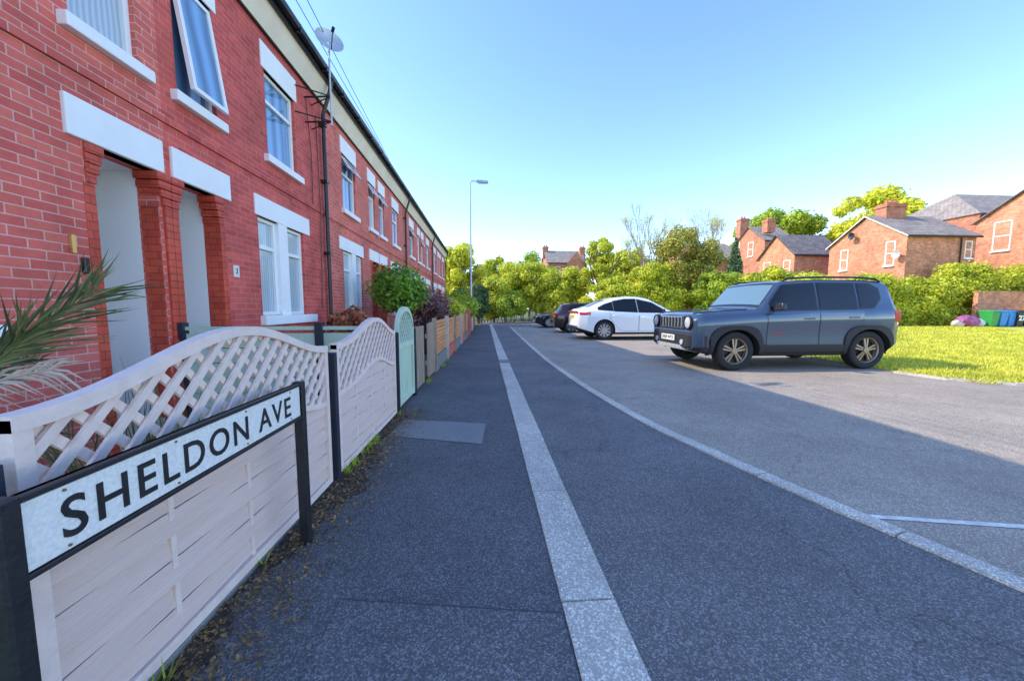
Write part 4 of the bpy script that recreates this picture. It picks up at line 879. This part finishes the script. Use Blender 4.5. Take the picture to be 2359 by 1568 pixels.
def bag(px, m, lab, r, z=.3, nm='rubbish_bag'):
    p = atY(px, 745, 21.9); mb = MB()
    def fn(u, v):
        a = 2*math.pi*u; b_ = math.pi*v; k = 1+.13*math.sin(3*a+1+b_*2)+.08*math.sin(7*a+b_*5); return (p.x+r*k*math.cos(a)*math.sin(b_), 21.9+r*.8*k*math.sin(a)*math.sin(b_), max(0.0, z+z*1.1*k*math.cos(b_)))
    mb.grid(fn, 24, 12); o = mb.build(nm, m, loc=(p.x, 21.9, 0), smooth=True, recalc=False); tag(o, lab, 'bag', 'rubbish beside the bins')
bag(2225, mat('bag_purple', (.34, .09, .22), .6, noise=.3), 'purple bundle lying left of the green bin', .60, .34); bag(2250, mat('bag_white', (.62, .60, .58), .5, noise=.2), 'white rubbish bag beside the green bin', .36, .24)
bag(2205, mat('bag_pale', (.58, .50, .44), .6, noise=.25), 'pale bag at the left end of the rubbish pile', .33, .2)

# ------------------------------------------------------------------ TREES & SHRUBS
tree('yellow green weeping tree beyond the end of the terrace', -2.3, 39, 8.0, 2.9, 3.4, 9000, .20, L['yellow'], name='weeping_tree', k=40)
tree('pale green tree just right of the lamp post', 1.2, 44, 7.6, 2.5, 3.2, 6500, .22, L['bright'], k=32)
shrub('dark evergreen shrub between the terrace and the green bushes', blobs((-.45, 29.5, 1.7), (.6, .7, 1.4), 18, .42), 5000, .11, L['dark'], name='evergreen_shrub')
shrub('yellow green bush closing the end of the pavement', blobs((.5, 32, 1.9), (1.7, 1.0, 1.9), 34, .6), 11000, .13, L['bright'])
shrub('big bright green bush filling the end of the road', blobs((4.2, 35.5, 3.2), (3.8, 2, 3.1), 70, .85), 20000, .14, L['bright'])
shrub('mid green bush left of the black car', blobs((2.1, 31.5, 1.3), (1.7, 1.2, 1.3), 24, .55), 7500, .12, L['mid'])
shrub('rounded yellow green bush right of the end bush', blobs((7.6, 34, 2.6), (2.9, 1.5, 2.6), 50, .72), 12500, .13, L['bright'])
shrub('low leafy bush behind the black and dark cars', blobs((10.2, 29.5, 2.0), (2.8, 1.2, 2.0), 48, .62), 13000, .12, L['bright'])
tree('slender pale green tree behind the white car', 9.8, 31.5, 7.6, 1.5, 2.8, 5000, .13, L['bright'], k=36, rb=.42)
shrub('broad bright bush above the white car roof', blobs((13.6, 29, 2.5), (3.1, 1.5, 2.7), 60, .7), 15000, .12, L['bright'])
tree('ivy clad olive tree above the SUV', 16.6, 30.5, 8.2, 3.0, 3.6, 15000, .13, L['olive'], k=56, rb=.8)
shrub('large leafy bush behind the SUV windscreen', blobs((18.2, 27.5, 2.3), (2.9, 1.4, 2.4), 50, .65), 13000, .12, L['mid'])
shrub('pale green bush behind the SUV roof', blobs((22.0, 27.6, 2.4), (3.1, 1.3, 2.2), 50, .65), 13000, .12, L['bright'])
shrub('leafy bush below the smaller orange house', blobs((26, 29, 2.2), (3.0, 1.3, 2.0), 44, .7), 11000, .12, L['olive'])
t = thing('conifer_tree', 'dark pointed conifer in front of the smaller orange house', 'tree', (24.1, 34.5, 0)); bl = [(24.1+random.uniform(-.15, .15), 34.5, z, .15+(7.6-z)*.19*random.uniform(.8, 1.2), .15+(7.6-z)*.19, .5) for z in np.arange(1.2, 7.7, .3)]
foliage('crown', bl, 5500, .15, L['conifer'], t, vol=.4, up=.0); MB().tube([(24.1, 34.5, 0), (24.1, 34.5, 6.5)], [.14, .03], 8).build('trunk', M['bark'], t)
tree('round bright green tree behind the twin chimney house', 49, 60, 18.0, 7.5, 5.2, 13000, .34, L['mid'], k=56, rb=1.4)
tree('yellow green tree between the two orange roofs', 57, 52, 18.6, 5.2, 4.6, 8000, .34, L['yellow'], k=40)
tree('distant green tree right of the lamp head', 6.5, 55, 9, 4, 3.8, 6000, .28, L['mid'], k=34)
tree('distant bushy tree left of the ivy clad tree', 23, 60, 11, 5, 4.5, 7000, .32, L['bright'], k=40)
for (x, y, hh_, lab, sd_, rr) in ((14.6, 33, 10.8, 'bare branching tree rising above the white car', 3, .055), (22.0, 36, 11.8, 'bare twiggy tree topping the ivy clad tree', 5, .048)):
    random.seed(sd_); t = thing('bare_tree', lab, 'tree', (x, y, 0), group='bare spring trees'); mb = MB(); tips = []
    mb.tube([(x, y, 0), (x+.1, y, hh_*.3), (x, y, hh_*.5)], [.18, .14, .09], 8); mb.build('trunk', M['barkP'], t)
    mb = MB()
    for i in range(13):
        a = i*.7+random.random(); branch(mb, Vector((x, y, hh_*random.uniform(.25, .5))), Vector((math.cos(a)*.5, math.sin(a)*.5, 1)).normalized(), hh_*.18, rr, 4, tips, n=4, spread=.5, kids=3 if i % 3 == 0 else 2, up=.25)
    mb.build('branches', M['barkP'], t)
    foliage('buds', [(q.x, q.y, q.z, .2, .2, .2) for q in tips], 4000, .05, L['bright'], t)
random.seed(11)
# right hedge
shrub('long sunlit hedge in front of the orange houses', [(x, 24.0+random.uniform(-.5, .5), random.uniform(.5, 2.9), random.uniform(.5, .85), .75, .7) for x in np.arange(21, 34, .12)], 42000, .115, L['bright'], name='hedge', cat='hedge', vol=.35)
shrub('darker shaded hedge at the right edge above the brick wall', [(x, 24.3+random.uniform(-.3, .3), random.uniform(1.6, 3.8), random.uniform(.5, .85), .75, .7) for x in np.arange(33, 44, .16)], 24000, .12, L['bright'], name='hedge', cat='hedge', vol=.35)
# front garden plants
t = thing('topiary_tree', 'clipped round bay tree in a front garden', 'tree', (-1.95, 8.6, 0)); foliage('crown', [(-1.95, 8.6, 1.62, .56, .56, .5)]+blobs((-1.95, 8.6, 1.62), (.5, .5, .45), 14, .2), 6200, .055, L['bay'], t, vol=.6); MB().tube([(-1.95, 8.6, 0), (-1.95, 8.6, 1.3)], .04, 8).build('trunk', M['bark'], t)
shrub('purple brown shrub spilling over the garden fence', blobs((-1.62, 10.2, 1.15), (.75, 1.6, .5), 26, .28), 9000, .05, L['purple'])
shrub('photinia shrub with red new leaves beside the downpipe', blobs((-2.25, 6.6, 1.0), (.3, .3, .35), 12, .16), 1800, .05, L['red'])
o = MB().box(-2.6, -1.9, 6.2, 7.0, .02, .8).build('planter', M['terra'], loc=(-2.25, 6.6, 0)); tag(o, 'brick red planter under the photinia shrub', 'planter')
shrub('yellow green garden shrub before the lamp post', blobs((-1.35, 14.5, 1.1), (.5, 1.2, .6), 16, .3), 4000, .06, L['bright'])
shrub('variegated shrub at the foot of the lamp post', blobs((-1.0, 18.2, 1.2), (.5, 1.2, .8), 18, .35), 5000, .07, L['mid'])
shrub('dark garden shrub past the lamp post', blobs((-1.4, 23, 1.5), (.7, 1.8, 1.0), 20, .45), 5500, .08, L['dark'])

# palm
random.seed(5)
t = thing('palm_plant', 'spiky palm with long fronds in the nearest front garden', 'palm', (-1.95, 1.25, 0))
MB().tube([(-1.95, 1.25, 0), (-1.93, 1.27, .85)], [.09, .07], 10).build('trunk', M['bark'], t)
def frond(c0, c1, c2, n, ln, m, nm='frond', droop=.08, w=.0044):
    c0, c1, c2 = Vector(c0), Vector(c1), Vector(c2); mb = MB(); P_ = lambda s: c0*(1-s)**2+c1*2*s*(1-s)+c2*s*s
    mb.tube([P_(i/12) for i in range(13)], [.008*(1-i/16) for i in range(13)], 5)
    for i in range(n):
        s = .15+.85*i/n; p = P_(s); d = (P_(min(1, s+.03))-P_(s-.03)).normalized(); sd = d.cross(Vector((.6, -.5, .2))).normalized()
        for g in (-1, 1):
            l = ln*(.6+.4*math.sin(math.pi*min(1, s*.9)))*random.uniform(.75, 1.2); dd = (d*random.uniform(.9, 1.4)+sd*g*random.uniform(.3, .65)+Vector((random.uniform(-.2, .2), random.uniform(-.15, .15), random.uniform(-.2, .25)))).normalized()
            nr = dd.cross(d).normalized() if dd.cross(d).length > .01 else Vector((0, 0, 1)); ww = dd.cross(nr).normalized()*w
            a_, b_ = p+dd*l*.4, p+dd*l-Vector((0, 0, droop*l)); mb.add([p-ww*.6, p+ww*.6, a_+ww, b_, a_-ww], [(0, 1, 2, 3, 4)])
    return mb.build(nm, m, t, recalc=False)
C0 = (-1.93, 1.27, .85)
frond(C0, atX(40, 800, -1.75), atX(225, 665, -1.55), 38, .28, L['palm'])
frond(C0, (-1.8, 1.25, 1.2), (-1.75, 1.15, 1.42), 28, .22, L['palm'])
frond(C0, (-1.7, 1.45, 1.0), atX(60, 760, -1.6), 26, .22, L['palm'])
frond(C0, (-1.9, 1.6, 1.05), (-2.1, 1.9, .95), 26, .22, L['palm'])
frond(C0, (-1.6, 1.35, .98), atX(130, 850, -1.45), 20, .16, L['straw'], droop=.3)
frond(C0, (-1.6, 1.2, .9), (-1.4, 1.45, .6), 22, .2, L['palm'], droop=.4)
# yucca spikes behind the fence
t = thing('spiky_plant', 'low spiky green plant behind the whitewashed lattice', 'plant', (-1.75, 1.9, 0)); V = []
for i in range(120):
    a = random.random()*6.28; l = random.uniform(.5, 1.0); o_ = Vector((-1.75, 1.95, .02))+Vector((random.uniform(-.2, .2), random.uniform(-.35, .35), 0)); e = o_+Vector((math.cos(a)*.35, math.sin(a)*.35, 1)).normalized()*l; w = Vector((-math.sin(a), math.cos(a), 0))*.009
    V += [o_-w-Vector(t.location), o_+w-Vector(t.location), e-Vector(t.location)]
rawmesh('leaves', np.array([v[:] for v in V]), 3, L['palm'], t)

# litter, weeds and dirt along fence foot
mb = MB(); n = 60
for i in range(n):
    a, b = .6+3.5*i/n, .6+3.5*(i+1)/n; wf = lambda q: .12+.07*math.sin(q*3.1)+.04*math.sin(q*11)+.025*math.sin(q*37)
    mb.quad((fx(a)+.03, a, .006), (fx(a)+.03+wf(a), a, .006), (fx(b)+.03+wf(b), b, .006), (fx(b)+.03, b, .006))
struct('dirt_strip', mb, M['dirt'])
n = 6200; yy = .5+3.9*RNG.random(n); xx = -1.07+.025*(yy-1)+np.abs(RNG.normal(size=n))*.16; pos = np.stack([xx, yy, .008+.012*RNG.random(n)], 1)
nn = RNG.normal(size=(n, 3))*.35+np.array([0, 0, 1]); nn /= np.linalg.norm(nn, axis=1)[:, None]; tt = np.cross(nn, RNG.normal(size=(n, 3))); tt /= np.linalg.norm(tt, axis=1)[:, None]; bb = np.cross(nn, tt); s = (.003+.011*RNG.random(n)**2)[:, None]
o = rawmesh('leaf_litter', np.stack([pos-tt*s, pos-bb*s*.6, pos+tt*s, pos+bb*s*.6], 1).reshape(-1, 3), 4, L['litter']); tag(o, 'brown dead leaves and grit along the foot of the fence', 'leaf litter', kind='stuff')
V = []
for i in range(60):
    y = random.choice([1.75, 1.05, 2.75, 3.1, 3.3, 4.1, 5.9, 6.1, 7.6, 8.4, 10.3])+random.uniform(-.12, .12); x = fx(y)+random.uniform(.03, .09)
    for k in range(9):
        a = random.random()*6.28; w = Vector((-math.sin(a), math.cos(a), 0))*.004; o_ = Vector((x, y, 0)); e = o_+Vector((math.cos(a)*.05, math.sin(a)*.05, random.uniform(.03, .1)))
        V += [o_-w, o_+w, e]
o = rawmesh('weeds', np.array([v[:] for v in V]), 3, L['mid']); tag(o, 'small green weeds growing at the fence foot', 'weeds', kind='stuff')
p = G(1163, 833); o = MB().box(p.x-.12, p.x+.12, p.y-.25, p.y+.25, -.02, .014).build('drain_cover', M['concP'], loc=(p.x, p.y, 0)); tag(o, 'small square drain cover set into the pale kerb', 'drain cover')

# ------------------------------------------------------------------ LIGHT, SKY, CAMERA
sd = Vector((-1, .16, 0)).normalized(); EL = R(38); sv = Vector((sd.x*math.cos(EL), sd.y*math.cos(EL), math.sin(EL)))
li = bpy.data.lights.new('sun', 'SUN'); li.energy = 5.0; li.angle = R(.5); li.color = (1, .92, .78)
so = bpy.data.objects.new('sun', li); COL.objects.link(so); so.rotation_euler = sv.to_track_quat('Z', 'Y').to_euler(); so.location = (0, 0, 30)
w = bpy.data.worlds.new('World'); SC.world = w; w.use_nodes = True; nt = w.node_tree; bg = nt.nodes['Background']; sk = nt.nodes.new('ShaderNodeTexSky')
sk.sky_type = 'NISHITA'; sk.sun_disc = False; sk.sun_elevation = EL; sk.sun_rotation = math.atan2(sd.x, sd.y) % (2*math.pi); sk.air_density = 1.0; sk.dust_density = .2; sk.ozone_density = 2.2
hs = nt.nodes.new('ShaderNodeHueSaturation'); hs.inputs['Saturation'].default_value = 1.14; hs.inputs['Hue'].default_value = .510
nt.links.new(sk.outputs[0], hs.inputs['Color']); nt.links.new(hs.outputs[0], bg.inputs['Color']); bg.inputs['Strength'].default_value = .47
cam = bpy.data.cameras.new('camera'); co = bpy.data.objects.new('camera', cam); COL.objects.link(co); SC.camera = co
cam.sensor_fit = 'HORIZONTAL'; cam.sensor_width = 36; cam.lens = FPX/2359*36; cam.clip_start = .02; cam.clip_end = 2000
co.location = (0, 0, HC); co.rotation_euler = (math.pi/2-TH, 0, -PS)
SC.view_settings.view_transform = 'Standard'; SC.view_settings.look = 'None'; SC.view_settings.exposure = 0
